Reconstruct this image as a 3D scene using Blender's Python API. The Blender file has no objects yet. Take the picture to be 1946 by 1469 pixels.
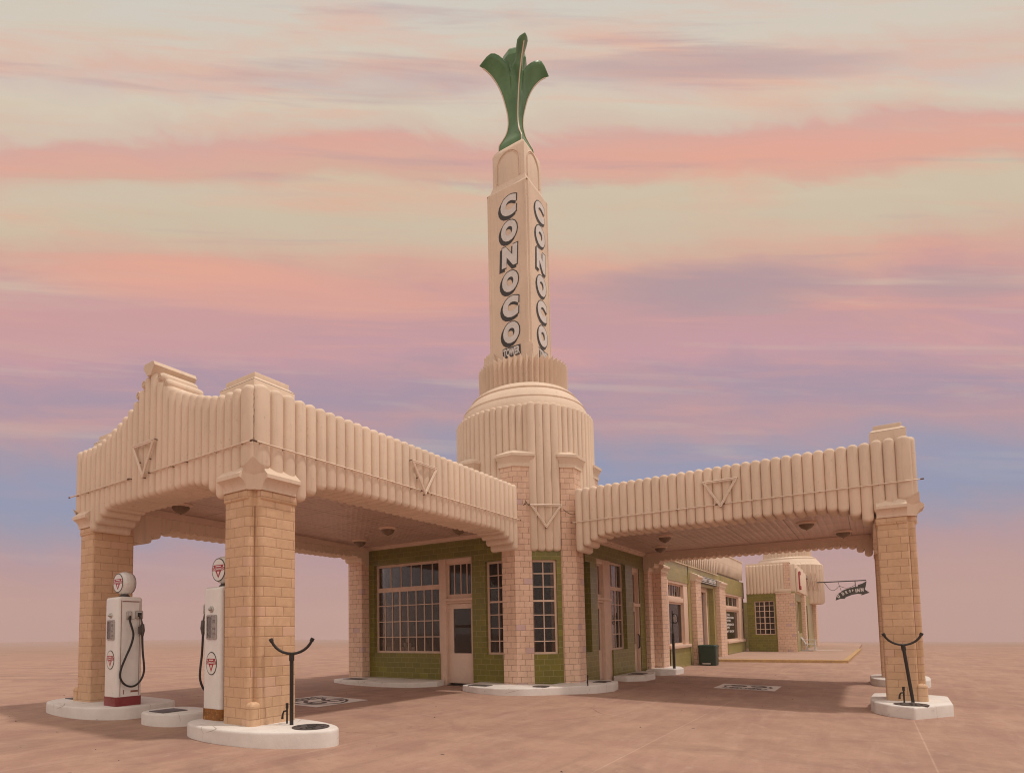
import bpy, bmesh, math, random
from math import pi, sin, cos, radians, sqrt
from mathutils import Vector, Matrix
random.seed(7)
SC = bpy.context.scene
COL = SC.collection
def gz(x, y): return -.19 + .006*max(x, 0) - .015*y

# ------------------------------------------------------------------ materials
class NT:
    def __init__(s, m):
        m.use_nodes = True; s.m = m; s.t = m.node_tree; s.t.nodes.clear()
    def n(s, typ, **kw):
        nd = s.t.nodes.new(typ); ins = kw.pop('ins', {})
        for k, v in kw.items(): setattr(nd, k, v)
        for k, v in ins.items(): s.set(nd, k, v)
        return nd
    def set(s, nd, k, v):
        sock = nd.inputs[k]
        if isinstance(v, bpy.types.NodeSocket): s.t.links.new(v, sock)
        elif isinstance(v, bpy.types.Node): s.t.links.new(v.outputs[0], sock)
        else: sock.default_value = v
    def math(s, op, a, b=0.0, c=0.0, clamp=False):
        nd = s.t.nodes.new('ShaderNodeMath'); nd.operation = op; nd.use_clamp = clamp
        for i, v in enumerate((a, b, c)): s.set(nd, i, v)
        return nd.outputs[0]
    def mix(s, f, a, b, blend='MIX'):
        nd = s.t.nodes.new('ShaderNodeMix'); nd.data_type = 'RGBA'; nd.blend_type = blend; nd.clamp_factor = True
        for k, v in ((0, f), (6, a), (7, b)):
            if isinstance(v, tuple): v = (*v[:3], 1)
            s.set(nd, k, v)
        return nd.outputs[2]
    def noise(s, vec, scale, detail=4, rough=.55, dist=0.0):
        nd = s.n('ShaderNodeTexNoise', ins={'Vector': vec, 'Scale': scale, 'Detail': detail, 'Roughness': rough, 'Distortion': dist})
        return nd.outputs[0]
    def mapr(s, v, a, b, c=0.0, d=1.0):
        nd = s.n('ShaderNodeMapRange', ins={0: v, 1: a, 2: b, 3: c, 4: d}); nd.clamp = True
        return nd.outputs[0]
    def vscale(s, v, sc):
        nd = s.n('ShaderNodeVectorMath', operation='MULTIPLY'); s.set(nd, 0, v); nd.inputs[1].default_value = sc
        return nd.outputs[0]
    def obj(s): return s.n('ShaderNodeTexCoord').outputs['Object']
    def uv(s): return s.n('ShaderNodeTexCoord').outputs['UV']
    def bump(s, h, strength=.3, dist=.01):
        return s.n('ShaderNodeBump', ins={'Height': h, 'Strength': strength, 'Distance': dist}).outputs[0]
    def out(s, col, rough=.7, normal=None, spec=.3, metal=0.0, coat=0.0):
        b = s.n('ShaderNodeBsdfPrincipled')
        if isinstance(col, tuple): col = (*col[:3], 1)
        s.set(b, 'Base Color', col); s.set(b, 'Roughness', rough); s.set(b, 'Metallic', metal)
        b.inputs['Specular IOR Level'].default_value = spec
        b.inputs['Coat Weight'].default_value = coat
        if normal is not None: s.set(b, 'Normal', normal)
        o = s.n('ShaderNodeOutputMaterial'); s.t.links.new(b.outputs[0], o.inputs[0])
        return s.m
def new(name): return NT(bpy.data.materials.new(name))
def dark(c, k): return tuple(x*k for x in c[:3])

def stucco(name, c, var=.12, rough=.75, bs=.25, scale=3.0):
    t = new(name); o = t.obj()
    big = t.noise(t.vscale(o, (.6, .6, .35)), scale*.5, 5, .6)
    drip = t.noise(t.vscale(o, (7, 7, .5)), scale*.7, 3, .6)
    fine = t.noise(o, 60, 4, .6)
    col = t.mix(t.mapr(big, .3, .7), dark(c, 1-var), dark(c, 1+var*.5))
    col = t.mix(t.mapr(drip, .54, .76, 0, .45), col, dark(c, .70))
    spot = t.noise(o, 22, 2, .5)
    col = t.mix(t.mapr(spot, .66, .74, 0, .4), col, dark(c, .58))
    h = t.math('ADD', t.math('MULTIPLY', fine, .35), t.noise(o, 9, 3))
    return t.out(col, rough, t.bump(h, bs, .012), .25)

def bricks(name, w, h, gap, c1, c2, mortar, odd=None, oddp=.04, rough=.55, bs=.35, spec=.35):
    t = new(name); uv = t.n('ShaderNodeSeparateXYZ', ins={0: t.uv()}); u, v = uv.outputs[0], uv.outputs[1]
    wob = t.math('MULTIPLY', t.math('SUBTRACT', t.noise(t.obj(), 5, 3), .5), .012)
    vv = t.math('DIVIDE', t.math('ADD', v, wob), h); row = t.math('FLOOR', vv)
    jit = t.n('ShaderNodeTexWhiteNoise', noise_dimensions='1D', ins={'W': row}).outputs[0]
    off = t.math('ADD', t.math('MULTIPLY', t.math('MODULO', t.math('ABSOLUTE', row), 2.0), .5), t.math('MULTIPLY', jit, .22))
    uu = t.math('ADD', t.math('DIVIDE', t.math('ADD', u, wob), w), off); cl = t.math('FLOOR', uu)
    fu, fv = t.math('FRACT', uu), t.math('FRACT', vv)
    du = t.math('MULTIPLY', t.math('MINIMUM', fu, t.math('SUBTRACT', 1.0, fu)), w)
    dv = t.math('MULTIPLY', t.math('MINIMUM', fv, t.math('SUBTRACT', 1.0, fv)), h)
    d = t.math('MINIMUM', du, dv)
    mort = t.mapr(d, gap*.35, gap, 1, 0)
    idv = t.n('ShaderNodeCombineXYZ', ins={0: cl, 1: row}).outputs[0]
    rnd = t.n('ShaderNodeTexWhiteNoise', noise_dimensions='2D', ins={'Vector': idv}).outputs
    mott = t.noise(t.obj(), 14, 5, .65)
    col = t.mix(rnd[0], c1, c2)
    col = t.mix(t.mapr(mott, .35, .72, 0, .45), col, dark(c1, .78))
    if odd:
        col = t.mix(t.math('GREATER_THAN', t.n('ShaderNodeTexWhiteNoise', noise_dimensions='3D', ins={'Vector': t.vscale(idv, (1.7, 2.3, 1))}).outputs[0], 1-oddp), col, odd)
    stain = t.noise(t.vscale(t.obj(), (2.5, 2.5, .35)), 2.2, 4, .6)
    col = t.mix(t.mapr(stain, .55, .8, 0, .3), col, dark(c1, .62))
    mstr = t.math('MULTIPLY', mort, t.mapr(t.noise(t.obj(), 7, 3), .3, .65, .35, 1))
    col = t.mix(mstr, col, mortar)
    hgt = t.math('ADD', t.math('MULTIPLY', t.mapr(d, 0, gap*1.6), 1.0), t.math('MULTIPLY', mott, .25))
    return t.out(col, rough, t.bump(hgt, bs, .008), spec)

def paint(name, c, rough=.4, var=.08, chip=None, chipamt=.0, spec=.4, metal=0.0, scale=6, coat=0.0):
    t = new(name); o = t.obj()
    n1 = t.noise(o, scale, 5, .6)
    col = t.mix(t.mapr(n1, .3, .7), dark(c, 1-var), dark(c, 1+var*.4))
    if chip: col = t.mix(t.mapr(t.noise(o, scale*3.5, 6, .7), 1-chipamt, 1-chipamt+.04), col, chip)
    return t.out(col, t.mapr(n1, .3, .7, rough*.85, rough*1.15), t.bump(t.noise(o, 35, 3), .05, .01), spec, metal, coat)

CREAM = (.76, .605, .475)
M = {}
M['cream'] = stucco('cream_stucco', CREAM)
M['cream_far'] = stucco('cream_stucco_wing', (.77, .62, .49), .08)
M['trim'] = paint('cream_trim_paint', (.74, .54, .42), .5, .10, (.45, .28, .2), .30)
M['doorp'] = paint('cream_door_paint', (.76, .58, .47), .45, .06)
M['brick'] = bricks('tan_glazed_brick', .30, .134, .0072, (.61, .395, .238), (.71, .475, .305), (.37, .21, .125), (.66, .43, .30), .10)
M['brick2'] = bricks('peach_glazed_brick', .235, .137, .0075, (.73, .50, .365), (.82, .585, .44), (.25, .12, .08), (.60, .42, .40), .055)
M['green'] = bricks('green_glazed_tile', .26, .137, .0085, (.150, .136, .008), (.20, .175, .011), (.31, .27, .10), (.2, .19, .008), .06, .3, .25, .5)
M['green_lit'] = bricks('green_glazed_tile_lit', .26, .137, .0065, (.31, .27, .095), (.37, .315, .115), (.42, .36, .18), (.40, .33, .10), .05, .35, .25, .5)  # same green tile made paler, with the sun on those walls put into the colour
def whitepaint():
    t = new('white_kerb_paint'); o = t.obj()
    n1 = t.noise(o, 2.2, 6, .65)
    col = t.mix(t.mapr(n1, .35, .75), (.76, .72, .685), (.63, .58, .54))
    sc = t.noise(t.vscale(o, (1.6, 1.6, 5)), 2.6, 6, .75)
    col = t.mix(t.mapr(sc, .63, .68, 0, .6), col, (.24, .22, .21))
    cr = t.n('ShaderNodeTexVoronoi', feature='DISTANCE_TO_EDGE', ins={'Vector': o, 'Scale': 1.1})
    col = t.mix(t.math('MULTIPLY', t.mapr(cr.outputs[0], 0, .006, 1, 0), t.mapr(n1, .45, .6)), col, (.3, .25, .22))
    return t.out(col, .65, t.bump(t.noise(o, 16, 5, .7), .35, .012), .25)
M['white'] = whitepaint()
M['pump'] = paint('white_enamel', (.78, .76, .73), .22, .07, (.33, .18, .12), .31, .5, 0, 5, .3)
M['pumpred'] = paint('red_enamel', (.22, .022, .025), .3, .2, (.12, .05, .04), .36, .5)
M['rust'] = paint('rusted_plinth', (.30, .12, .03), .7, .5, (.5, .33, .12), .42, .3, 0, 9)
M['rustline'] = paint('rusty_seam', (.25, .10, .06), .7, .3)
M['chrome'] = paint('worn_chrome', (.5, .48, .45), .3, .2, (.15, .1, .08), .3, .5, .9, 20)
M['iron'] = paint('black_iron', (.022, .018, .016), .45, .35, (.07, .04, .03), .3, .4, 0, 14)
M['rubber'] = paint('black_rubber', (.018, .017, .017), .5, .2)
M['redsign'] = paint('red_sign_paint', (.38, .02, .035), .35, .12)
M['blacksign'] = paint('black_sign_paint', (.03, .027, .026), .45, .2)
M['whitesign'] = paint('white_sign_paint', (.70, .67, .65), .45, .12, (.4, .33, .28), .27)
M['dialwhite'] = paint('dial_paper', (.62, .60, .56), .5, .1)
M['lens'] = paint('milk_glass', (.74, .73, .70), .2, .04, coat=.3)
M['lid'] = paint('cast_iron_lid', (.10, .085, .08), .55, .35, (.22, .15, .1), .32, .4, .3, 18)
M['lampbowl'] = paint('smoked_glass_bowl', (.20, .13, .07), .3, .2)
M['tube'] = paint('cream_glass_tube', (.78, .63, .51), .35, .1)
M['standoff'] = paint('dark_clip', (.13, .065, .04), .6, .2)
M['dooro'] = paint('brown_door_paint', (.22, .105, .065), .55, .25)
M['bin'] = paint('dark_green_plastic', (.008, .042, .026), .4, .2)
M['yellow'] = paint('yellow_kerb_paint', (.54, .335, .13), .7, .25, (.40, .25, .17), .47)
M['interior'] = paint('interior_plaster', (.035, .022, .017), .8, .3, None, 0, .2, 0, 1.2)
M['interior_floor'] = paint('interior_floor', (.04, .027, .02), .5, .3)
M['cupwhite'] = paint('white_tin', (.7, .64, .6), .4, .1, (.35, .05, .04), .35)
M['neonred'] = paint('red_letter_paint', (.35, .015, .02), .35, .1)
M['signgreen'] = paint('dark_sign_green', (.045, .05, .042), .5, .3, (.2, .15, .1), .28)
M['void'] = paint('dark_opening', (.02, .014, .012), .8, .2)
M['curtain'] = paint('pale_curtain', (.45, .40, .38), .8, .25, None, 0, .2, 0, 12)
M['roofing'] = paint('roof_felt', (.35, .27, .22), .9, .2)
def tulip_mat():
    t = new('green_painted_metal'); o = t.obj()
    n1 = t.noise(t.vscale(o, (1, 1, .6)), 2.5, 5, .6); n2 = t.noise(o, 6, 4)
    col = t.mix(t.mapr(n1, .35, .65), (.040, .140, .036), (.080, .200, .066))
    col = t.mix(t.mapr(n2, .6, .75, 0, .5), col, (.12, .19, .10))
    return t.out(col, .32, t.bump(t.noise(o, 3, 3), .25, .05), .5)
M['tulip'] = tulip_mat()
M['stain'] = paint('rain_stain', (.37, .21, .115), .7, .35)
def glass_mat(name, tint=(.42, .38, .36), ior=1.5, rough=.02):
    t = new(name)
    tr = t.n('ShaderNodeBsdfTransparent', ins={0: (*tint, 1)})
    gl = t.n('ShaderNodeBsdfGlossy', ins={'Roughness': rough, 'Color': (.95, .95, .95, 1)})
    wav = t.bump(t.noise(t.obj(), 1.6, 1), .03, .05); t.set(gl, 'Normal', wav)
    fr = t.n('ShaderNodeFresnel', ins={0: ior})
    f2 = t.math('MULTIPLY', fr.outputs[0], .6, clamp=True)
    mx = t.n('ShaderNodeMixShader'); t.set(mx, 0, f2)
    t.t.links.new(tr.outputs[0], mx.inputs[1]); t.t.links.new(gl.outputs[0], mx.inputs[2])
    o = t.n('ShaderNodeOutputMaterial'); t.t.links.new(mx.outputs[0], o.inputs[0])
    return t.m
M['glass'] = glass_mat('window_glass', (.76, .72, .69))
M['glassclear'] = glass_mat('dial_glass', (.85, .85, .83), 1.35)
M['glass_far'] = glass_mat('shop_window_glass', (.30, .27, .26), 1.7)
def ceiling_mat():
    t = new('pressed_tin_ceiling'); o = t.obj()
    sp = t.n('ShaderNodeSeparateXYZ', ins={0: o})
    def grid(sock, per):
        f = t.math('FRACT', t.math('DIVIDE', sock, per)); d = t.math('MINIMUM', f, t.math('SUBTRACT', 1.0, f))
        return t.math('MULTIPLY', d, per)
    big = t.math('MINIMUM', grid(sp.outputs[0], 1.22), grid(sp.outputs[1], 1.22))
    sm = t.math('MINIMUM', grid(sp.outputs[0], .152), grid(sp.outputs[1], .152))
    col = t.mix(t.mapr(t.noise(o, 1.6, 5, .6), .3, .7), (.66, .475, .40), (.55, .375, .31))
    col = t.mix(t.mapr(big, .004, .013, .85, 0), col, (.16, .08, .06))
    h = t.math('ADD', t.mapr(sm, 0, .05), t.math('MULTIPLY', t.noise(t.vscale(o, (1, 1, 1)), 2.4, 3), 3.0))
    return t.out(col, .33, t.bump(h, .9, .018), .5)
M['tin'] = ceiling_mat()
def ground_mat():
    t = new('worn_red_concrete'); o = t.obj(); sp = t.n('ShaderNodeSeparateXYZ', ins={0: o})
    base = t.noise(o, .22, 6, .6); mid = t.noise(o, 1.1, 6, .65); fine = t.noise(o, 24, 4, .65)
    rot = t.n('ShaderNodeMapping', ins={0: o}); rot.inputs['Rotation'].default_value = (0, 0, radians(-54)); rot.inputs['Scale'].default_value = (.35, 2.6, 1)
    streak = t.noise(rot.outputs[0], 1.3, 6, .68, .6)
    col = t.mix(t.mapr(base, .3, .7), (.325, .195, .149), (.368, .220, .173))
    col = t.mix(t.mapr(mid, .38, .64, 0, .9), col, (.43, .275, .20))
    col = t.mix(t.mapr(streak, .50, .72, 0, .55), col, (.48, .32, .25))
    col = t.mix(t.mapr(streak, .28, .45, .45, 0), col, (.28, .165, .135))
    col = t.mix(t.mapr(fine, .56, .76, 0, .45), col, (.24, .15, .12))
    def line(sock, pos, hw=.012): return t.mapr(t.math('ABSOLUTE', t.math('SUBTRACT', sock, pos)), hw*.5, hw, 1, 0)
    ln = t.math('MAXIMUM', line(sp.outputs[1], 8.1), line(sp.outputs[1], 5.22, .01))
    ln = t.math('MAXIMUM', ln, line(sp.outputs[1], 2.1, .006)); ln = t.math('MAXIMUM', ln, t.math('MULTIPLY', line(sp.outputs[0], 6.2, .007), .6)); ln = t.math('MAXIMUM', ln, line(sp.outputs[0], 1.2, .008))
    ln = t.math('MULTIPLY', ln, t.mapr(mid, .3, .5, .1, .42))
    col = t.mix(ln, col, (.60, .43, .33))
    vo = t.n('ShaderNodeTexVoronoi', feature='F1', ins={'Vector': o, 'Scale': .9}); vo2 = t.n('ShaderNodeTexVoronoi', feature='F1', ins={'Vector': o, 'Scale': 3.1})
    sp1 = t.math('MAXIMUM', t.mapr(vo.outputs[0], .018, .028, 1, 0), t.math('MULTIPLY', t.mapr(vo2.outputs[0], .022, .04, 1, 0), t.math('GREATER_THAN', t.n('ShaderNodeSeparateColor', ins={0: vo2.outputs[1]}).outputs[0], .8)))
    col = t.mix(t.math('MULTIPLY', sp1, .85), col, (.06, .04, .035))
    # away from the apron the paving turns to pale sand
    far = t.math('SQRT', t.math('ADD', t.math('POWER', t.math('SUBTRACT', sp.outputs[0], 0.0), 2.0), t.math('POWER', sp.outputs[1], 2.0)))
    sand = t.mix(t.mapr(t.noise(o, .09, 6, .6), .35, .65), (.37, .24, .18), (.31, .20, .15))
    col = t.mix(t.mapr(t.math('ADD', far, t.math('MULTIPLY', base, 30.0)), 38, 75), col, sand)
    col = t.mix(t.mapr(far, 60, 140, 0, .75), col, (.335, .24, .21))  # further out tinted towards the horizon sky, haze put into the colour
    # darker blotches and hairline cracks
    blot = t.noise(o, .55, 5, .7, .8); col = t.mix(t.mapr(blot, .53, .72, 0, .6), col, (.23, .145, .115))
    fl = t.noise(o, 3.2, 6, .72, .5); col = t.mix(t.mapr(fl, .56, .70, 0, .38), col, (.50, .345, .27)); col = t.mix(t.mapr(fl, .30, .42, .4, 0), col, (.235, .14, .115))
    ck = t.n('ShaderNodeTexVoronoi', feature='DISTANCE_TO_EDGE', ins={'Vector': t.n('ShaderNodeVectorMath', operation='ADD', ins={0: o, 1: t.vscale(t.n('ShaderNodeTexNoise', ins={'Vector': o, 'Scale': 1.3, 'Detail': 4}).outputs[1], (.5, .5, .5))}).outputs[0], 'Scale': .21})
    col = t.mix(t.math('MULTIPLY', t.mapr(ck.outputs[0], 0, .0035, .75, 0), t.mapr(base, .45, .6)), col, (.15, .09, .075))
    # old tyre tracks on the left side
    dd = t.math('ADD', t.math('MULTIPLY', t.math('SUBTRACT', sp.outputs[0], 14.34), -.815), t.math('MULTIPLY', t.math('SUBTRACT', sp.outputs[1], 7.6), -.579))
    ll = t.math('ADD', t.math('MULTIPLY', sp.outputs[0], -.579), t.math('MULTIPLY', t.math('SUBTRACT', sp.outputs[1], 7.6), .815)); ll = t.math('ADD', ll, 8.3)
    trk = None
    for d0, k, w in ((16.6, .10, .16), (18.6, .05, .13), (20.0, -.03, .2), (21.6, -.06, .16), (24.5, .02, .25)):
        c_ = t.math('ABSOLUTE', t.math('SUBTRACT', t.math('ADD', dd, t.math('ADD', t.math('MULTIPLY', ll, k), t.math('MULTIPLY', t.noise(o, .12, 2), 3.0))), d0+1.5))
        q = t.mapr(c_, w*.4, w, 1, 0); trk = q if trk is None else t.math('MAXIMUM', trk, q)
    trk = t.math('MULTIPLY', t.math('MULTIPLY', trk, t.mapr(ll, -11, -8.5, 1, 0)), t.mapr(mid, .36, .55))
    col = t.mix(t.math('MULTIPLY', trk, .6), col, (.19, .125, .105))
    h = t.math('ADD', t.math('MULTIPLY', fine, .6), mid)
    return t.out(col, .8, t.bump(h, .35, .015), .25)
M['ground'] = ground_mat()
M['walk'] = stucco('sidewalk_concrete', (.43, .285, .22), .12, .85, .3, 1.5)
M['emblemwhite'] = paint('worn_white_road_paint', (.80, .74, .70), .75, .12, (.5, .36, .29), .30, .3, 0, 7)
M['emblemblack'] = paint('worn_black_road_paint', (.13, .10, .09), .75, .3, (.3, .2, .16), .34, .3, 0, 7)

# ------------------------------------------------------------------ mesh builder
class MB:
    def __init__(s): s.v = []; s.f = []; s.uv = []; s.mi = []
    def face(s, pts, uv=None, m=0):
        b = len(s.v); s.v += [tuple(p) for p in pts]; s.f.append(list(range(b, b+len(pts)))); s.uv.append(uv); s.mi.append(m)
    def idx(s, ids, uv=None, m=0): s.f.append(ids); s.uv.append(uv); s.mi.append(m)
    def add(s, pts): b = len(s.v); s.v += [tuple(p) for p in pts]; return b
    def grid(s, rows, close=False, m=0, uvs=None, closev=False):
        n = len(rows[0]); bs = [s.add(r) for r in rows]; R = len(rows)
        for i in range(R if closev else R-1):
            a, b = bs[i], bs[(i+1) % R]
            for j in range(n if close else n-1):
                k = (j+1) % n
                uv = None
                if uvs: uv = [uvs[i][j], uvs[i][j+1], uvs[i+1][j+1], uvs[i+1][j]]
                s.idx([a+j, a+k, b+k, b+j], uv, m)
        return bs
    def box(s, x0, x1, y0, y1, z0, z1, m=0):
        s.fbox(lambda u, d, z: (u, d, z), x0, x1, y0, y1, z0, z1, m)
    def fbox(s, P, u0, u1, d0, d1, z0, z1, m=0):
        b = s.add([P(u, d, z) for u in (u0, u1) for d in (d0, d1) for z in (z0, z1)])
        for q in ((0, 1, 3, 2), (4, 6, 7, 5), (0, 4, 5, 1), (2, 3, 7, 6), (0, 2, 6, 4), (1, 5, 7, 3)): s.idx([b+i for i in q], None, m)
    def prism(s, poly, z0, z1, m=0, P=None, uvoff=0.0):
        if P is None: P = lambda x, y, z: (x, y, z)
        n = len(poly); a = s.add([P(x, y, z0) for x, y in poly]); b = s.add([P(x, y, z1) for x, y in poly])
        L = [uvoff]
        for i in range(n):
            p, q = poly[i], poly[(i+1) % n]; L.append(L[-1]+math.hypot(q[0]-p[0], q[1]-p[1]))
        for i in range(n):
            k = (i+1) % n; s.idx([a+i, a+k, b+k, b+i], [(L[i], z0), (L[i+1], z0), (L[i+1], z1), (L[i], z1)], m)
        s.idx([a+i for i in range(n)][::-1], None, m); s.idx([b+i for i in range(n)], None, m)
    def tube(s, pts, r, n=8, m=0, cap=True):
        pts = [Vector(p) for p in pts]; rows = []; up = Vector((0, 0, 1))
        ref = None
        for i, p in enumerate(pts):
            t = (pts[min(i+1, len(pts)-1)]-pts[max(i-1, 0)]).normalized()
            if ref is None: ref = t.cross(up if abs(t.z) < .9 else Vector((1, 0, 0))).normalized()
            ref = (ref-t*ref.dot(t)).normalized(); b = t.cross(ref)
            rr = r[i] if isinstance(r, (list, tuple)) else r
            rows.append([p+(ref*cos(a)+b*sin(a))*rr for a in [2*pi*k/n for k in range(n)]])
        bs = s.grid(rows, True, m)
        if cap:
            s.idx([bs[0]+i for i in range(n)][::-1], None, m); s.idx([bs[-1]+i for i in range(n)], None, m)
    def lathe(s, prof, c, n=32, m=0, P=None, cap=True):
        P = P or (lambda x, y, z: (c[0]+x, c[1]+y, c[2]+z))
        bs = s.grid([[P(r*cos(2*pi*k/n), r*sin(2*pi*k/n), z) for k in range(n)] for r, z in prof], True, m)
        if cap:
            s.idx([bs[0]+i for i in range(n)][::-1], None, m); s.idx([bs[-1]+i for i in range(n)], None, m)
    def extrude(s, poly, P, d0, d1, m=0):     # polygon in (u,z), thickness along d
        n = len(poly); a = s.add([P(u, d0, z) for u, z in poly]); b = s.add([P(u, d1, z) for u, z in poly])
        for i in range(n): k = (i+1) % n; s.idx([a+i, a+k, b+k, b+i], None, m)
        s.idx([a+i for i in range(n)][::-1], None, m); s.idx([b+i for i in range(n)], None, m)
    def build(s, name, mats, parent=None, bevel=0, smooth=35, weld=False, seg=2):
        me = bpy.data.meshes.new(name); me.from_pydata(s.v, [], s.f)
        if not isinstance(mats, (list, tuple)): mats = [mats]
        for q in mats: me.materials.append(M[q] if isinstance(q, str) else q)
        uvl = me.uv_layers.new(name='UVMap').data
        for pi_, p in enumerate(me.polygons):
            p.material_index = s.mi[pi_]; u = s.uv[pi_]
            if u:
                for li, q in zip(p.loop_indices, u): uvl[li].uv = q
            else:
                nx, ny, nz = p.normal
                hl = math.hypot(nx, ny)
                for li in p.loop_indices:
                    c = me.vertices[me.loops[li].vertex_index].co
                    if abs(nz) > .75 or hl < 1e-6: uvl[li].uv = (c.x, c.y)
                    else: uvl[li].uv = ((-ny*c.x+nx*c.y)/hl, c.z)
        bm = bmesh.new(); bm.from_mesh(me)
        if weld: bmesh.ops.remove_doubles(bm, verts=bm.verts, dist=1e-4)
        bmesh.ops.recalc_face_normals(bm, faces=bm.faces)
        if bevel:
            ed = [e for e in bm.edges if len(e.link_faces) == 2 and e.calc_face_angle(0) > .6]
            bmesh.ops.bevel(bm, geom=ed, offset=bevel, segments=seg, affect='EDGES', profile=.5, clamp_overlap=True)
        bm.to_mesh(me); bm.free()
        if smooth:
            me.shade_smooth(); me.set_sharp_from_angle(angle=radians(smooth))
        o = bpy.data.objects.new(name, me); COL.objects.link(o)
        if parent: o.parent = parent
        return o
def empty(name, loc, label, cat, group=None, rz=0):
    o = bpy.data.objects.new(name, None); COL.objects.link(o); o.location = loc; o.rotation_euler = (0, 0, rz); o.empty_display_size = .3
    return tag(o, label, cat, group)
def tag(o, label, cat, group=None):
    o['label'] = label; o['category'] = cat
    if group: o['group'] = group
    return o
def kind(o, k): o['kind'] = k; return o
def copy_tree(o, parent=None):
    c = o.copy(); COL.objects.link(c)
    if parent: c.parent = parent
    for ch in list(o.children): copy_tree(ch, c)
    return c
def roundpoly(pts, rs, n=5):
    out = []; N = len(pts)
    for i, p in enumerate(pts):
        r = rs[i] if isinstance(rs, (list, tuple)) else rs
        p = Vector(p); a = Vector(pts[i-1]); b = Vector(pts[(i+1) % N])
        if r <= 0: out.append((p.x, p.y)); continue
        da, db = (a-p).normalized(), (b-p).normalized(); ang = da.angle(db); t = r/math.tan(ang/2)
        s0, s1 = p+da*t, p+db*t; c = p+(da+db).normalized()*(r/sin(ang/2))
        v0, v1 = s0-c, s1-c; th = v0.angle_signed(v1) if v0.length > 0 else 0
        for k in range(n+1):
            q = Matrix.Rotation(-th*k/n, 2) @ v0; out.append((c.x+q.x, c.y+q.y))
    return out
def text_mesh(name, body, mat, parent, P, u0, u1, z0, z1, d0, d1, offset=0.0, shear=0.0, grow=0.0, space=1.0):
    """lettering fitted to the box (u0..u1, z0..z1) of the frame P and extruded from d0 to d1"""
    cu = bpy.data.curves.new('text', 'FONT'); cu.body = body; cu.size = 1; cu.extrude = .5; cu.shear = shear
    cu.resolution_u = 4; cu.space_character = space
    cu.offset = offset
    ob = bpy.data.objects.new('text', cu); COL.objects.link(ob)
    dg = bpy.context.evaluated_depsgraph_get(); dg.update()
    me = bpy.data.meshes.new_from_object(ob.evaluated_get(dg)); bpy.data.objects.remove(ob); bpy.data.curves.remove(cu)
    xs = [v.co.x for v in me.vertices]; ys = [v.co.y for v in me.vertices]
    ax, bx, ay, by = min(xs), max(xs), min(ys), max(ys)
    for v in me.vertices:
        u = u0-grow+(v.co.x-ax)/(bx-ax)*(u1-u0+2*grow); z = z0-grow+(v.co.y-ay)/(by-ay)*(z1-z0+2*grow)
        d = d0+(v.co.z+.5)*(d1-d0); v.co = P(u, d, z)
    me.name = name; me.materials.clear(); me.materials.append(M[mat])
    bm = bmesh.new(); bm.from_mesh(me); bmesh.ops.recalc_face_normals(bm, faces=bm.faces); bm.to_mesh(me); bm.free()
    o = bpy.data.objects.new(name, me); COL.objects.link(o); o.parent = parent
    return o

# frames: P(u, d, z) with d pointing out of the face
def frame(o, u, n):
    ox, oy = o; ux, uy = u; nx, ny = n
    return lambda a, d, z: (ox+ux*a+nx*d, oy+uy*a+ny*d, z)

# ------------------------------------------------------------------ setting: ground
def add_ground():
    mb = MB(); N = 84; S = 420.0
    def ax(c):
        out = []
        for i in range(N+1):
            t = 2*i/N-1; out.append(c+math.copysign(abs(t)**2.6*S, t))
        return out
    X, Y = ax(-2), ax(2)
    def z(x, y):
        v = -.19+.006*min(max(x, 0), 15)-.015*max(-8, min(y, 9))
        d = math.hypot(x-14.3, y-7.6); right = ((x-14.3)*-.579+(y-7.6)*.815)/max(d, 1)
        k = max(0, min(1, (right+.55)/1.0)); k = k*k*(3-2*k)
        v -= max(0, d-52)*(.004+.018*k)
        return v
    mb.grid([[(x, y, z(x, y)) for y in Y] for x in X])
    return kind(mb.build('ground', 'ground', smooth=60), 'structure')
add_ground()

# ------------------------------------------------------------------ filling station
ST = empty('filling_station', (0, 0, 0), 'tan and cream filling station with tall lettered tower and two fluted canopies', 'filling station')
FL = 9.46          # front of the left canopy
FN = 1.034         # near faces
def slab_row(mb, P, edges, zb, zt, T=.58, bulge=.068, rr=.065, h=.07, top_h=.065, m=0):
    """row of vertical rounded flutes; each is a closed slab of thickness T"""
    th = [-pi/2+pi*k/8 for k in range(9)]
    for i in range(len(edges)-1):
        a, b = edges[i], edges[i+1]; b0, t0 = zb(i, (a+b)/2), zt(i, (a+b)/2); rows = []
        jb = random.uniform(-.004, .004)
        for t in th:
            c = cos(t); u = (a+b)/2+(b-a)/2*sin(t); D = bulge*c+jb; z0 = b0+h*(1-c); z1 = t0-top_h*(1-c); pts = [(-T, z0), (D-rr, z0)]
            for k in (1, 2, 3): pts.append((D-rr+rr*sin(pi/6*k), z0+rr-rr*cos(pi/6*k)))
            for k in (0, 1, 2): pts.append((D-rr+rr*cos(pi/6*k), z1-rr+rr*sin(pi/6*k)))
            pts += [(D-rr, z1), (-T, z1)]
            rows.append([P(u, d, z) for d, z in pts])
        bs = mb.grid(rows, True, m); n = len(rows[0])
        mb.idx([bs[0]+k for k in range(n)][::-1], None, m); mb.idx([bs[-1]+k for k in range(n)], None, m)
def lin(a, b, n): return [a+(b-a)*i/n for i in range(n+1)]
ZT = 4.60
STEP = [3.07, 3.19, 3.30, 3.385]
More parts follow.
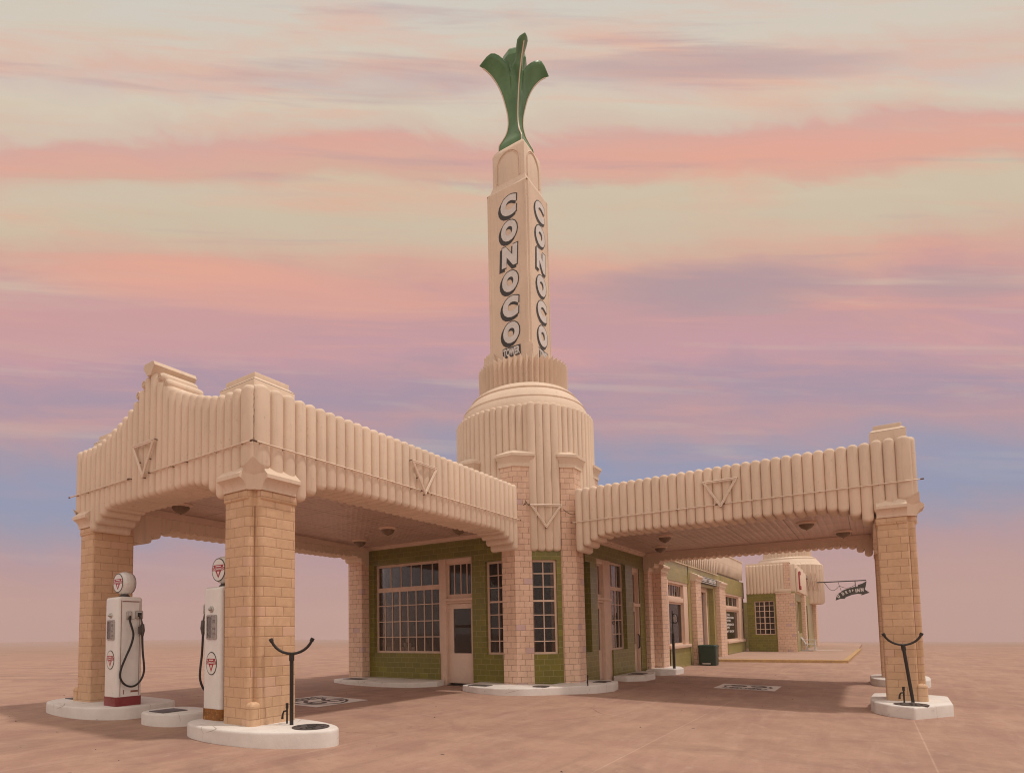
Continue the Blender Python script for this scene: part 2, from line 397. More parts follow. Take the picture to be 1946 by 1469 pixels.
def bottoms(n, start=None, end=None, mid=3.415, cover0=0, cover1=0):
    z = [mid]*n
    if start is not None:
        for k, s in enumerate(STEP): z[cover0+k] = s
        for k in range(cover0): z[k] = 3.44 if k == 0 else 3.25
    if end is not None:
        for k, s in enumerate(STEP[0:]): z[n-1-cover1-k] = s + (.05 if k < 3 else 0)
        for k in range(cover1): z[n-1-k] = 3.44 if k == 0 else 3.25
    return z
# left canopy
P_ln = frame((0, FN), (1, 0), (0, 1)); P_lf = frame((FL, 0), (0, 1), (1, 0))
E_ln = lin(2.25, 8.77, 33)+[8.98, 9.2, FL]
b = bottoms(len(E_ln)-1, 1, 1, cover1=3)
mb = MB(); slab_row(mb, P_ln, E_ln, lambda i, u: b[i], lambda i, u: ZT+(.015 if u > 8.7 else 0)); mb.build('canopy_fascia', 'cream', ST)
E_lf = [-4.06, -3.87, -3.68]+lin(-3.5, .42, 22)+[.60, .78, FN]
b2 = bottoms(len(E_lf)-1, 1, 1, cover0=3, cover1=3)
TAB = [(0, 5.40), (.14, 5.38), (.20, 5.22), (.36, 5.2), (.42, 5.07), (.5, 5.06), (.62, 5.0), (.78, 4.92), (.98, 4.845), (1.14, 4.785), (1.32, 4.725), (1.5, 4.67), (1.66, 4.63), (1.84, ZT), (9, ZT)]
def crest(u):
    t = abs(u+1.49)
    for (a, za), (c, zc) in zip(TAB, TAB[1:]):
        if t <= c: return za+(zc-za)*(t-a)/(c-a)
mb = MB(); slab_row(mb, P_lf, E_lf, lambda i, u: b2[i], lambda i, u: crest(u)); mb.build('canopy_fascia', 'cream', ST)
# far side of the left canopy
ax_, ay_ = 9.46, -4.09; bx_, by_ = 1.66, -4.71; ln = math.hypot(bx_-ax_, by_-ay_); ux, uy = (bx_-ax_)/ln, (by_-ay_)/ln
P_lb = frame((ax_, ay_), (ux, uy), (uy, -ux) if uy*0-ux*1 > 0 else (-uy, ux))
tst = P_lb(0, 1, 0)
if tst[1] > ay_: P_lb = frame((ax_, ay_), (ux, uy), (uy, -ux))
tst = P_lb(0, 1, 0)
if tst[1] > ay_: P_lb = frame((ax_, ay_), (ux, uy), (-uy, ux))
E_lb = [0, .26, .5, .7]+lin(.88, ln, 36)[1:]
b3 = bottoms(len(E_lb)-1, 1, 1, mid=3.36, cover0=3)
mb = MB(); slab_row(mb, P_lb, E_lb, lambda i, u: b3[i]-.10*(1-u/ln), lambda i, u: ZT); mb.build('canopy_fascia', 'cream', ST)
# right canopy
RY = 8.35
P_rn = frame((FN, 0), (0, 1), (1, 0))
E_rn = lin(1.99, 7.76, 32)+[7.94, 8.12, RY]
b4 = bottoms(len(E_rn)-1, 1, 1, cover1=3)
mb = MB(); slab_row(mb, P_rn, E_rn, lambda i, u: b4[i], lambda i, u: ZT+(.015 if u > 7.7 else 0)); mb.build('canopy_fascia', 'cream', ST)
RX = -5.72
P_re = frame((0, RY), (-1, 0), (0, 1))
E_re = [-FN, -.80, -.60]+lin(-.40, 5.1, 30)+[5.28, 5.47, 5.72]
b5 = bottoms(len(E_re)-1, 1, 1, cover0=3, cover1=3)
mb = MB(); slab_row(mb, P_re, E_re, lambda i, u: b5[i], lambda i, u: ZT); mb.build('canopy_fascia', 'cream', ST)
P_rb = frame((RX, 0), (0, 1), (-1, 0))
E_rb = lin(1.66, 7.76, 34)+[7.94, 8.12, RY]
b6 = bottoms(len(E_rb)-1, 1, 1, mid=3.39, cover1=3)
mb = MB(); slab_row(mb, P_rb, E_rb, lambda i, u: b6[i], lambda i, u: ZT); mb.build('canopy_fascia', 'cream', ST)
# ceilings, roofs
ZC = 3.665
mb = MB(); mb.box(1.60, 9.0, -4.30, .50, ZC, ZC+.06); mb.build('canopy_ceiling', 'tin', ST, smooth=0)
mb = MB(); mb.box(-5.25, .50, 1.60, 7.85, ZC, ZC+.06); mb.build('canopy_ceiling', 'tin', ST, smooth=0)
mb = MB(); mb.box(1.5, 9.1, -4.30, .55, 4.28, 4.36); mb.build('canopy_roof', 'roofing', ST, smooth=0)
mb = MB(); mb.box(-5.3, .55, 1.5, 7.95, 4.28, 4.36); mb.build('canopy_roof', 'roofing', ST, smooth=0)
# cornice strips under the ceiling edges
def cornice(mb, P, u0, u1, z=3.60):
    for d0, d1, za, zb_ in ((0.0, .05, z, z+.03), (0, .09, z+.03, z+.055), (0, .15, z+.055, ZC-.003)): mb.fbox(P, u0, u1, d0, d1, za, zb_)
WA = 1.65; WB = 1.65
P_A = frame((WA, 0), (0, 1), (1, 0)); P_B = frame((0, WB), (-1, 0), (0, 1))
mb = MB(); cornice(mb, P_A, -4.13, .42, 3.58); mb.build('ceiling_cornice', 'doorp', ST, smooth=0)
mb = MB(); cornice(mb, P_B, -.42, 5.2, 3.56); mb.build('ceiling_cornice', 'doorp', ST, smooth=0)
mb = MB(); mb.fbox(P_lb, .9, ln-.3, -.66, -.583, 3.53, 3.66); mb.build('ceiling_cornice', 'doorp', ST, smooth=0)
mb = MB(); mb.fbox(P_rb, 1.8, 7.7, -.66, -.583, 3.55, 3.66); mb.build('ceiling_cornice', 'doorp', ST, smooth=0)

# gable crest with rolls
mb = MB(); Pc = P_lf
for s in (-1, 1):
    for t, z, r in ((.235, 5.265, .085), (.40, 5.125, .085)):
        u = -1.49+s*t
        pts = [(u, d, z) for d in (.03, -.58)]
        rows = []
        for d, rr in ((.055, .02), (.05, .055), (.03, .075), (0, r), (-.5, r), (-.55, .075), (-.58, .03)):
            rows.append([Pc(u+rr*cos(a), d, z+rr*sin(a)) for a in [2*pi*k/16 for k in range(16)]])
        bs = mb.grid(rows, True); mb.idx([bs[0]+k for k in range(16)]); mb.idx([bs[-1]+k for k in range(16)][::-1])
        for rr in (.055, .03):
            mb.tube([Pc(u+rr*cos(a), .053+(.055-rr)*.2, z+rr*sin(a)) for a in [2*pi*k/14*.9 for k in range(15)]], .008, 5)
mb.extrude([(-1.62, 5.545), (-1.36, 5.545), (-1.325, 5.48), (-1.36, 5.44), (-1.44, 5.34), (-1.54, 5.34), (-1.62, 5.44), (-1.655, 5.48)], Pc, .10, -.62)
mb.build('gable_crest', 'cream', ST, smooth=40)

# roof corner blocks
def block(cx, cy, w, l):
    mb = MB(); mb.box(cx-w/2, cx+w/2, cy-l/2, cy+l/2, 4.3, 4.77)
    a, c, zt = .06, .12, 4.825
    mb.face([(cx-w/2, cy-l/2, 4.77), (cx+w/2, cy-l/2, 4.77), (cx+w/2-a, cy-l/2+a, zt), (cx-w/2+a, cy-l/2+a, zt)])
    mb.face([(cx+w/2, cy-l/2, 4.77), (cx+w/2, cy+l/2, 4.77), (cx+w/2-a, cy+l/2-a, zt), (cx+w/2-a, cy-l/2+a, zt)])
    mb.face([(cx+w/2, cy+l/2, 4.77), (cx-w/2, cy+l/2, 4.77), (cx-w/2+a, cy+l/2-a, zt), (cx+w/2-a, cy+l/2-a, zt)])
    mb.face([(cx-w/2, cy+l/2, 4.77), (cx-w/2, cy-l/2, 4.77), (cx-w/2+a, cy-l/2+a, zt), (cx-w/2+a, cy+l/2-a, zt)])
    mb.box(cx-w/2+a, cx+w/2-a, cy-l/2+a, cy+l/2-a, 4.77, 4.90)
    mb.build('roof_block', 'cream', ST, bevel=.012, smooth=40)
block(8.96, .44, .72, .80); block(.62, 8.03, .78, .54+.0); block(8.98, -3.55, .66, .62); block(-5.3, 8.0, .6, .56)

# canopy pillars with bullnosed notched corner, corner buttress and moulded capital
def pillar(cx, cy, sx, sy, wx, wy, zbot):
    """outer corner at (cx,cy); body extends sx*wx, sy*wy inwards"""
    n = .105
    L = lambda a, c: (cx+sx*a, cy+sy*c)
    poly = [L(n, 0), L(wx, 0), L(wx, wy), L(0, wy), L(0, n), L(n, n)]
    rs = [.055, .035, .035, .035, .055, .02]
    if sx*sy > 0: pass
    pl = roundpoly(poly, rs, 5)
    mb = MB(); mb.prism(pl, zbot, 3.2)
    o = mb.build('canopy_pillar', 'brick', ST, smooth=40)
    top = [L(.10, -.018), L(wx, -.018), L(wx+.018, wy), L(0, wy+.018), L(-.018, wy), L(-.018, .10), L(.09, .09)]
    mb = MB()
    for (q0, q1, a) in ((L(.115, -.02), L(wx+.015, .1), 0), (L(-.02, .115), L(.1, wy+.015), 0)):
        x0, x1 = sorted((q0[0], q1[0])); y0, y1 = sorted((q0[1], q1[1])); mb.box(x0, x1, y0, y1, 3.035, 3.175)
    mb.build('top_course', 'brick', o, bevel=.03, smooth=50)
    # buttress filling the notch
    bp = roundpoly([L(-.018, -.018), L(.13, -.018), L(.13, .13), L(-.018, .13)], [.06, .03, .0, .03], 5)
    mb = MB(); mb.prism(bp, zbot, zbot+.60)
    c0 = ((bp[0][0]+L(.13, .13)[0])/2, 0)
    rows = []
    mid = L(.06, .06)
    for k in range(5):
        a = pi/2*k/4; s = cos(a)*.98+.02; rows.append([(mid[0]+(x-mid[0])*s, mid[1]+(y-mid[1])*s, zbot+.60+.06*sin(a)) for x, y in bp])
    mb.grid(rows, True)
    mb.build('corner_buttress', 'brick', o, smooth=50)
    # capital: one moulding per outer face
    prof = [(0, 3.17), (.035, 3.17), (.035, 3.205), (.045, 3.235), (.075, 3.28), (.108, 3.305), (.138, 3.318), (.138, 3.368), (-.02, 3.525), (-.02, 3.17)]
    mb = MB()
    mb.extrude([(d, z) for d, z in prof], lambda d, u, z: L(u, -d)+(z,), .115, wx-.03)
    mb.extrude([(d, z) for d, z in prof], lambda d, u, z: L(-d, u)+(z,), .115, wy-.01)
    mb.prism(roundpoly([L(-.01, .115), L(.045, .045), L(.115, -.01), L(.3, .02), L(.3, .3), L(.02, .3)], 0, 2), 3.175, 3.50)
    f = lambda a, c, z: L(a, c)+(z,)
    A1, G1, B1, PK, A2, B2 = f(-.078, .115, 3.40), f(.03, .03, 3.36), f(.115, -.078, 3.40), f(-.07, -.07, 3.57), f(-.082, .115, 3.455), f(.115, -.082, 3.455)
    mb.face([A1, G1, PK, A2]); mb.face([G1, B1, B2, PK]); mb.face([f(-.02, .115, 3.17), f(.05, .05, 3.17), G1, A1]); mb.face([f(.05, .05, 3.17), f(.115, -.02, 3.17), B1, G1])
    mb.build('capital', 'cream', o, smooth=22)
    mb = MB(); mb.tube([L(.1, .1)+(zbot+.62+k*.33,) for k in range(9)], [.003, .006, .004, .007, .005, .008, .006, .009, .008], 6); mb.build('rain_stain', 'stain', o, smooth=60)
    return o
pillar(FL, FN, -1, -1, .72, .635, -.3)
pillar(FL, -4.06, -1, 1, .72, .60, -.3)
pillar(FN, RY, -1, -1, .66, .565, -.45)
pillar(RX, RY, 1, -1, .66, .565, -.45)

# octagonal pilasters round the tower base
RO = 2.03
def pilaster(th, P=None, w=.30, zb=-.3, zt=5.22, mat='brick2'):
    a = radians(th); c, s = cos(a), sin(a)
    O = Vector((RO*c, RO*s)); al, ar = a-pi/8, a+pi/8
    tl = Vector((sin(al), -cos(al))); tr = Vector((-sin(ar), cos(ar)))
    nl = Vector((cos(al), sin(al))); nr = Vector((cos(ar), sin(ar)))
    wl = .36; wr = .42
    inn = -Vector((c, s))*.5
    poly = [O+tl*wl+inn*.9, O+tl*wl, O, O+tr*wr, O+tr*wr+inn*.9]
    mb = MB(); mb.prism([tuple(p) for p in poly], zb, zt); o = mb.build('pilaster', mat, ST, smooth=0)
    mb = MB()
    rows = []
    for d, z in ((.0, zt-.04), (.03, zt-.04), (.03, zt+.05), (.015, zt+.055), (.03, zt+.10), (.085, zt+.20), (.10, zt+.205), (.10, zt+.27), (-.16, zt+.42), (-.16, zt-.04)):
        k = d/cos(pi/8)
        rad = Vector((c, s))
        q = [O+tl*(wl+d)+inn*.9, O+tl*(wl+d)+nl*d, O+rad*k, O+tr*(wr+d)+nr*d, O+tr*(wr+d)+inn*.9]
        rows.append([(p.x, p.y, z) for p in q])
    mb.grid(rows, False)
    for side in (0, -1):
        mb.face([r[side] for r in rows])
    mb.build('capital', 'cream', o, smooth=20)
for th in (22.5, 67.5): pilaster(th)
for th in (-22.5, 112.5, 157.5, -67.5): pilaster(th, zb=4.2)

# tower drum with flutes, dome rings
TC = Vector((-.06, .09))
mb = MB(); nfl = 68; RD = 1.80
th9 = [-pi/2+pi*k/6 for k in range(7)]
for i in range(nfl):
    a0 = 2*pi*i/nfl; a1 = 2*pi*(i+1)/nfl; rows = []
    lowf = 3.9
    for t in th9:
        c = cos(t); a = (a0+a1)/2+(a1-a0)/2*sin(t); D = RD+.06*c; zt_ = 6.80-.05*(1-c)
        pts = [(D, lowf), (D, zt_-.06)]+[(D-.06+.06*cos(pi/6*k), zt_-.06+.06*sin(pi/6*k)) for k in (1, 2, 3)]+[(RD-.2, zt_)]
        rows.append([(TC.x+r*cos(a), TC.y+r*sin(a), z) for r, z in pts])
    mb.grid(rows)
mb.build('tower_drum', 'cream', ST, smooth=40)
mb = MB()
mb.lathe([(1.70, 6.70), (1.765, 6.75), (1.755, 6.84), (1.70, 6.97), (1.655, 7.05), (1.665, 7.075), (1.61, 7.17), (1.53, 7.27), (1.43, 7.36), (1.445, 7.395), (1.40, 7.45), (1.29, 7.54), (1.20, 7.585), (1.10, 7.60)], (TC.x, TC.y, 0), 96)
mb.build('tower_dome', 'cream', ST, smooth=22)
# pleated crown
mb = MB(); npl = 50; rows = [[], [], [], []]
for i in range(2*npl):
    a = 2*pi*i/(2*npl); out = i % 2
    r = 1.205 if out else 1.09
    zt_ = 8.35 if out else 8.27
    for row, (rr, z) in zip(rows, ((r, 7.56), (r+.015, zt_), (r-.02, zt_), (r-.03, 7.9))): row.append((TC.x+rr*cos(a), TC.y+rr*sin(a), z))
mb.grid(rows, True)
mb.lathe([(1.08, 8.1), (.9, 8.16), (.4, 8.2)], (TC.x, TC.y, 0), 40)
mb.build('tower_crown', 'cream', ST, smooth=0)
# shaft, neck
SX, SY, HS = -.03, .07, .63
mb = MB()
# shaft with a double corner bead at each corner
def shaft_poly(h):
    q = []
    for sx, sy in ((1, 1), (-1, 1), (-1, -1), (1, -1)):
        A = [(h, h-.10), (h+.012, h-.095), (h+.012, h-.045), (h-.03, h-.03), (h-.045, h+.012), (h-.095, h+.012), (h-.10, h)]
        pts = [(sx*x, sy*y) for x, y in A]
        if sx*sy < 0: pts = pts[::-1]
        q += pts
    return [(SX+x, SY+y) for x, y in q]
mb.prism(shaft_poly(HS), 8.2, 13.32)
rows = []
for h, z in ((HS, 13.32), (HS-.02, 13.36), (HS-.075, 13.42), (HS-.105, 13.52), (.50, 13.60)):
    rows.append([(SX+a*h, SY+c*h, z) for a, c in ((1, 1), (-1, 1), (-1, -1), (1, -1))])
mb.grid(rows, True)
for sx, sy in ((1, 1), (-1, 1), (-1, -1), (1, -1)):       # little corner brackets at the foot
    cx, cy = SX+sx*(HS-.05), SY+sy*(HS-.05)
    for k, (w, z0, z1) in enumerate(((.17, 8.25, 8.68), (.13, 8.68, 8.75), (.085, 8.75, 8.80))): mb.box(cx-w, cx+w, cy-w, cy+w, z0, z1)
shaft = mb.build('tower_shaft', 'cream', ST, smooth=25)
mb = MB(); hn = .50
rows = []
for h, z in ((hn, 13.4), (hn, 14.50), (hn-.03, 14.60), (hn-.10, 14.70), (hn-.24, 14.74)):
    rows.append([(SX+a*h, SY+c*h, z) for a, c in ((1, 1), (-1, 1), (-1, -1), (1, -1))])
bs = mb.grid(rows, True); mb.idx([bs[-1]+k for k in range(4)])
neck = mb.build('tower_neck', 'cream', ST, bevel=.012, smooth=30)
mb = MB()                                                  # raised arch on each face
for (ox, oy, ux_, uy_, nx, ny) in ((SX+hn, SY, 0, 1, 1, 0), (SX, SY+hn, -1, 0, 0, 1), (SX-hn, SY, 0, -1, -1, 0), (SX, SY-hn, 1, 0, 0, -1)):
    Pf = frame((ox, oy), (ux_, uy_), (nx, ny))
    arc = [(-.36, 13.65)]+[(.36*cos(pi-pi*k/12), 14.12+.36*sin(pi-pi*k/12)) for k in range(13)]+[(.36, 13.65)]
    mb.tube([Pf(u, .0, z) for u, z in arc], .022, 6)
    mb.tube([Pf(u*.88, .0, z-.03) for u, z in arc], .012, 6)
mb.build('arch_moulding', 'cream', neck, smooth=60)
# lettering on the two visible faces
Pl = frame((SX+HS, 0), (0, 1), (1, 0)); Pr = frame((0, SY+HS), (-1, 0), (0, 1))
word = 'CONOCO'
for Pf, uc, hw in ((Pl, .125, .245), (Pr, .11, .275)):
    board = None
    for k, ch in enumerate(word):
        z1 = 13.07-.712*k; z0 = z1-.575
        text_mesh('letter', ch, 'blacksign', shaft, Pf, uc-hw-.05, uc+hw-.05, z0-.065, z1-.065, .002, .006, .085, .06, .032)
        text_mesh('letter', ch, 'blacksign', shaft, Pf, uc-hw, uc+hw, z0, z1, .003, .009, .085, .06, .028)
        text_mesh('letter', ch, 'whitesign', shaft, Pf, uc-hw, uc+hw, z0, z1, .005, .013, .075, .06, 0)
    mb = MB(); mb.fbox(Pf, uc-.27, uc+.27, .003, .012, 8.56, 8.83); pb = mb.build('name_plate', 'blacksign', shaft, smooth=0)
    text_mesh('lettering', 'TOWER', 'whitesign', pb, Pf, uc-.25, uc+.25, 8.585, 8.805, .012, .017, .045)
# tulip finial
rib = [(.49, 14.55), (.49, 14.86), (.42, 15.0), (.29, 15.22), (.225, 15.42), (.20, 15.62), (.215, 15.85), (.265, 16.1), (.355, 16.42), (.49, 16.72), (.66, 16.96), (.84, 17.12), (1.03, 17.24)]
# petal edge: distance along the petal axis, half width, height
EDGE0 = [(r*.66*.7071 if z > 15.2 else r*.69*.7071,)*2+(z,) for r, z in rib[:9]]+[(.19, .19, 17.03)]
EDGES = ([(.46, .105, 17.13), (.80, .145, 17.34), (1.03, 0, 17.32)], [(.42, .25, 17.30), (.74, .20, 17.44), (1.03, 0, 17.22)], [(.46, .20, 17.25), (.80, .16, 17.42), (1.03, 0, 17.30)], [(.42, .25, 17.30), (.74, .20, 17.44), (1.03, 0, 17.22)])
def catmull(L, n):
    out = []
    for i in range(len(L)-1):
        p0, p1, p2, p3 = (Vector(L[k]) for k in (max(i-1, 0), i, i+1, min(i+2, len(L)-1)))
        for k in range(n):
            f = k/n; out.append(.5*((2*p1)+(p2-p0)*f+(2*p0-5*p1+4*p2-p3)*f*f+(3*p1-p0-3*p2+p3)*f**3))
    return out+[Vector(L[-1])]

mb = MB(); tubes = MB()
for q in range(4):
    a = pi/4+q*pi/2; R_ = Vector((cos(a), sin(a)))
    RB = catmull([(r, z, 0) for r, z in rib[:-1]]+[(1.03, EDGES[q][2][2], 0)], 3); EB = catmull(EDGE0+EDGES[q], 3)
    for s in (-1, 1):
        tang = Vector((-R_.y, R_.x))*s; F = Vector((cos(a+s*pi/4), sin(a+s*pi/4), 0)); rows = []
        for i in range(len(RB)):
            r, z, _ = RB[i]; pr, ph, pz = EB[i]; ph = max(ph, 0)
            A = Vector((SX+R_.x*r, SY+R_.y*r, z)); B = Vector((SX+R_.x*pr+tang.x*ph, SY+R_.y*pr+tang.y*ph, pz)); row = []
            for t in range(5):
                f = t/4; p = A.lerp(B, f)
                if z < 16.8: p -= F*(.10*sin(pi*f)*min(1, max(0, z-14.9)))*r
                row.append(p)
            rows.append(row)
        mb.grid(rows)
    tubes.tube([(SX+R_.x*(p.x+.02), SY+R_.y*(p.x+.02), p.y) for p in RB[:-2]], .017, 6)
fin = mb.build('tulip_finial', 'tulip', ST, smooth=50, weld=True)
mbud = MB(); mbud.lathe([(.10, 16.5), (.24, 16.95), (.345, 17.30), (.375, 17.42), (.335, 17.60), (.27, 17.69), (.20, 17.66)], (SX, SY, 0), 8); mbud.build('inner_bud', 'tulip', fin, bevel=.012, smooth=20)
so = fin.modifiers.new('sheet', 'SOLIDIFY'); so.thickness = .012; so.offset = 0
tubes.build('neon_tube', 'tube', fin, smooth=60)

# fluted strip over the corner window
Dp = RO*cos(pi/8)
P_D = frame((Dp*cos(pi/4), Dp*sin(pi/4)), (-sin(pi/4), cos(pi/4)), (cos(pi/4), sin(pi/4)))   # u to the right in the photo
mb = MB(); slab_row(mb, P_D, lin(-.385, .385, 4), lambda i, u: 3.13, lambda i, u: 6.80, T=.4, bulge=.045, rr=.06, h=.05); mb.build('fluted_panel', 'cream', ST)
# neon triangles and the tube runs
def triangle(P, c, hw, zt_, za, d, parent=ST):
    mb = MB(); A, B, C = (c-hw, zt_), (c+hw, zt_), (c, za)
    for (p, q) in ((A, B), (B, C), (C, A)):
        for off in (0, .065):
            cx_, cz_ = c, zt_*.62+za*.38
            k = 1-off*2.0
            f = lambda w: P(cx_+(w[0]-cx_)*k, d, cz_+(w[1]-cz_)*k)
            mb.tube([f(p), f(q)], .014, 8)
    o = mb.build('neon_triangle', 'tube', parent, smooth=60)
    for w in (A, B, C, ((A[0]+B[0])/2, zt_), ((B[0]+C[0])/2, (zt_+za)/2), ((A[0]+C[0])/2, (zt_+za)/2)):
        mb = MB(); mb.tube([P(w[0], -.0, w[1]), P(w[0], d+.006, w[1])], .009, 6); mb.build('tube_clip', 'standoff', o, smooth=60)
triangle(P_ln, 5.85, .375, 4.27, 3.72, .115); triangle(P_lf, -1.60, .33, 4.27, 3.72, .115); triangle(P_rn, 5.21, .33, 4.275, 3.715, .115); triangle(P_D, .0, .40, 4.24, 3.68, .10)
def tube_run(P, u0, u1, z, gaps, d=.085):
    mb = MB(); lo, hi = u0, u1; segs = []
    cur = lo
    for g0, g1 in gaps: segs.append((cur, g0)); cur = g1
    segs.append((cur, hi))
    for a, c in segs: mb.tube([P(a, d, z), P(c, d, z)], .0115, 6)
    o = mb.build('neon_tube', 'tube', ST, smooth=60); u = lo+.3
    while u < hi:
        mb = MB(); mb.tube([P(u, .0, z-.004), P(u, d+.008, z-.004)], .009, 6); mb.build('tube_clip', 'standoff', o, smooth=60); u += random.choice((.38, .6, .75, .9))
    for a, c in segs:
        for e in (a, c):
            mb = MB(); mb.tube([P(e-.025, d, z), P(e+.025, d, z)], .0135, 6); mb.build('tube_end', 'standoff', o, smooth=60)
tube_run(P_ln, 2.2, 9.50, 3.78, [(5.75, 5.93)]); tube_run(P_lf, -4.22, 1.10, 3.78, [(-2.1, -1.45)]); tube_run(P_rn, 1.92, 8.47, 3.78, [(5.13, 5.27)])
mb = MB(); w0 = Vector(P_D(.43, .09, 4.14)); w1 = Vector((1.03+.06, 2.0, 3.98))
mb.tube([w0.lerp(w1, t)-Vector((0, 0, .07*sin(pi*t)))+Vector((.05, .05, 0))*sin(pi*t) for t in [k/10 for k in range(11)]], .009, 5)
mb.tube([P_D(-.52, .04, 4.26), P_D(-.50, .12, 4.30), P_D(-.46, .10, 4.24), P_D(-.40, .10, 4.24)], .009, 5)
mb.tube([P_D(-.56, .08, 4.22), P_D(-.50, .13, 4.25), P_D(-.51, .08, 4.34)], .012, 5)
mb.build('loose_wire', 'standoff', ST, smooth=60)
# crack line of the corner seam
mb = MB(); pts = [(FL+.006, FN+.006, 4.56-.03*k) for k in range(27)]
mb.tube([(x+random.uniform(-.006, .003), y+random.uniform(-.006, .003), z) for x, y, z in pts], [random.choice((.001, .002, .004)) for _ in pts], 5); mb.build('corner_seam', 'standoff', ST)

# ------------------------------------------------------------------ walls and openings
def wall(P, name, boxes, mat='green', parent=ST, d=(-.22, 0)):
    mb = MB()
    for u0, u1, z0, z1 in boxes: mb.fbox(P, u0, u1, d[0], d[1], z0, z1)
    return mb.build(name, mat, parent, smooth=0)
G0 = -.35
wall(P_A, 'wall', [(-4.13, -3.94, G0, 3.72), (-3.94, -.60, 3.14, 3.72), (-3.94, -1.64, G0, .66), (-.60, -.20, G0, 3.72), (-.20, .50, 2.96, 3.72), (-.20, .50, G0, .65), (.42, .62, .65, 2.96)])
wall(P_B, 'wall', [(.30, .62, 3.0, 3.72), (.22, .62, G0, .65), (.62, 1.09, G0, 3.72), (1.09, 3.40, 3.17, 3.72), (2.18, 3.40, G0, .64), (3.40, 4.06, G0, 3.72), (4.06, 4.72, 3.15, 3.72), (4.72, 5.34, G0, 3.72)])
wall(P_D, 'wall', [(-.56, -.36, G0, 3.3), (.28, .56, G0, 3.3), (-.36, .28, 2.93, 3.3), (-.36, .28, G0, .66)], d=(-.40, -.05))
def window(P, u0, u1, z0, z1, cols, rows, d=-.12, fw=.05, bw=.022, parent=ST, rails=(), mat='trim', glass='glass', dep=.06, thick_cols=(), pane=True):
    mb = MB()
    mb.fbox(P, u0, u1, d-dep, d, z0, z0+fw); mb.fbox(P, u0, u1, d-dep, d, z1-fw, z1)
    mb.fbox(P, u0, u0+fw, d-dep, d, z0+fw, z1-fw); mb.fbox(P, u1-fw, u1, d-dep, d, z0+fw, z1-fw)
    for i, c in enumerate(cols):
        w = bw*(1.7 if i in thick_cols else 1); mb.fbox(P, c-w/2, c+w/2, d-dep*.8, d-dep*.2+(.004 if i in thick_cols else 0), z0+fw, z1-fw)
    for i, r in enumerate(rows):
        w = bw*(2.0 if i in rails else 1); mb.fbox(P, u0+fw, u1-fw, d-dep*.75, d-dep*.25+(.006 if i in rails else 0), r-w/2, r+w/2)
    o = mb.build('window', mat, parent, smooth=0)
    if pane:
        mb = MB(); mb.fbox(P, u0+fw, u1-fw, d-dep*.55, d-dep*.48, z0+fw, z1-fw); mb.build('pane', glass, o, smooth=0)
    return o
# wall A: large window with transom, glazed door, narrow sash window
window(P_A, -3.94, -1.66, 2.42, 3.14, [-3.73+.36*k*1.0 for k in range(0)]+[-3.41, -3.04, -2.68, -2.32, -1.95], [], fw=.07)
window(P_A, -3.94, -1.66, .66, 2.42, [-3.64, -3.37, -3.09, -2.81, -2.52, -2.24, -1.97], [1.98, 1.53, 1.10], fw=.055, thick_cols=(2,))
mb = MB()
mb.fbox(P_A, -1.66, -1.44, -.20, -.03, G0, 3.14); mb.fbox(P_A, -1.44, -.60, -.2, -.05, 3.02, 3.14); mb.fbox(P_A, -1.48, -.60, -.2, .02, 2.02, 2.085); mb.fbox(P_A, -1.44, -.60, -.2, -.06, 1.96, 2.02); mb.fbox(P_A, -.66, -.60, -.2, -.05, G0, 2.02); mb.fbox(P_A, -.66, -.60, -.2, -.05, 2.085, 3.02)
mb.fbox(P_A, -1.44, -.66, -.19, -.10, 2.085, 2.16)
mb.build('door_frame', 'trim', ST, bevel=.006, smooth=30)
window(P_A, -1.44, -.66, 2.16, 3.02, [-1.235, -1.03, -.84], [], d=-.13, fw=.04)
def door(P, u0, u1, z0, z1, g, d=-.12, hinge=None, mat='doorp', glass='glass'):
    mb = MB(); gu0, gu1, gz0, gz1 = g
    mb.fbox(P, u0, u1, d-.05, d, z0, gz0); mb.fbox(P, u0, u1, d-.05, d, gz1, z1); mb.fbox(P, u0, gu0, d-.05, d, gz0, gz1); mb.fbox(P, gu1, u1, d-.05, d, gz0, gz1)
    o = mb.build('door', mat, ST, bevel=.004, smooth=30)
    mb = MB(); mb.fbox(P, gu0, gu1, d-.03, d-.024, gz0, gz1); mb.build('pane', glass, o, smooth=0)
    return o
dr = door(P_A, -1.44, -.66, -.10, 1.955, (-1.27, -.72, .67, 1.82))
mb = MB(); mb.fbox(P_A, -1.2, -.78, -.15, -.10, 1.33, 1.40); mb.build('push_bar', 'interior', dr, smooth=0)
mb = MB(); mb.fbox(P_A, -1.44, -.60, -.3, -.02, G0, -.14); mb.build('door_sill', 'interior_floor', ST, smooth=0)
window(P_A, -.20, .42, .65, 2.96, [.11], [2.61, 2.30, 1.95, 1.63, 1.30, .98], rails=(2,), d=-.10)
# corner window
window(P_D, -.36, .28, .66, 2.93, [-.04], [2.60, 2.28, 1.94, 1.60, 1.28, .97], rails=(2,), d=-.12)
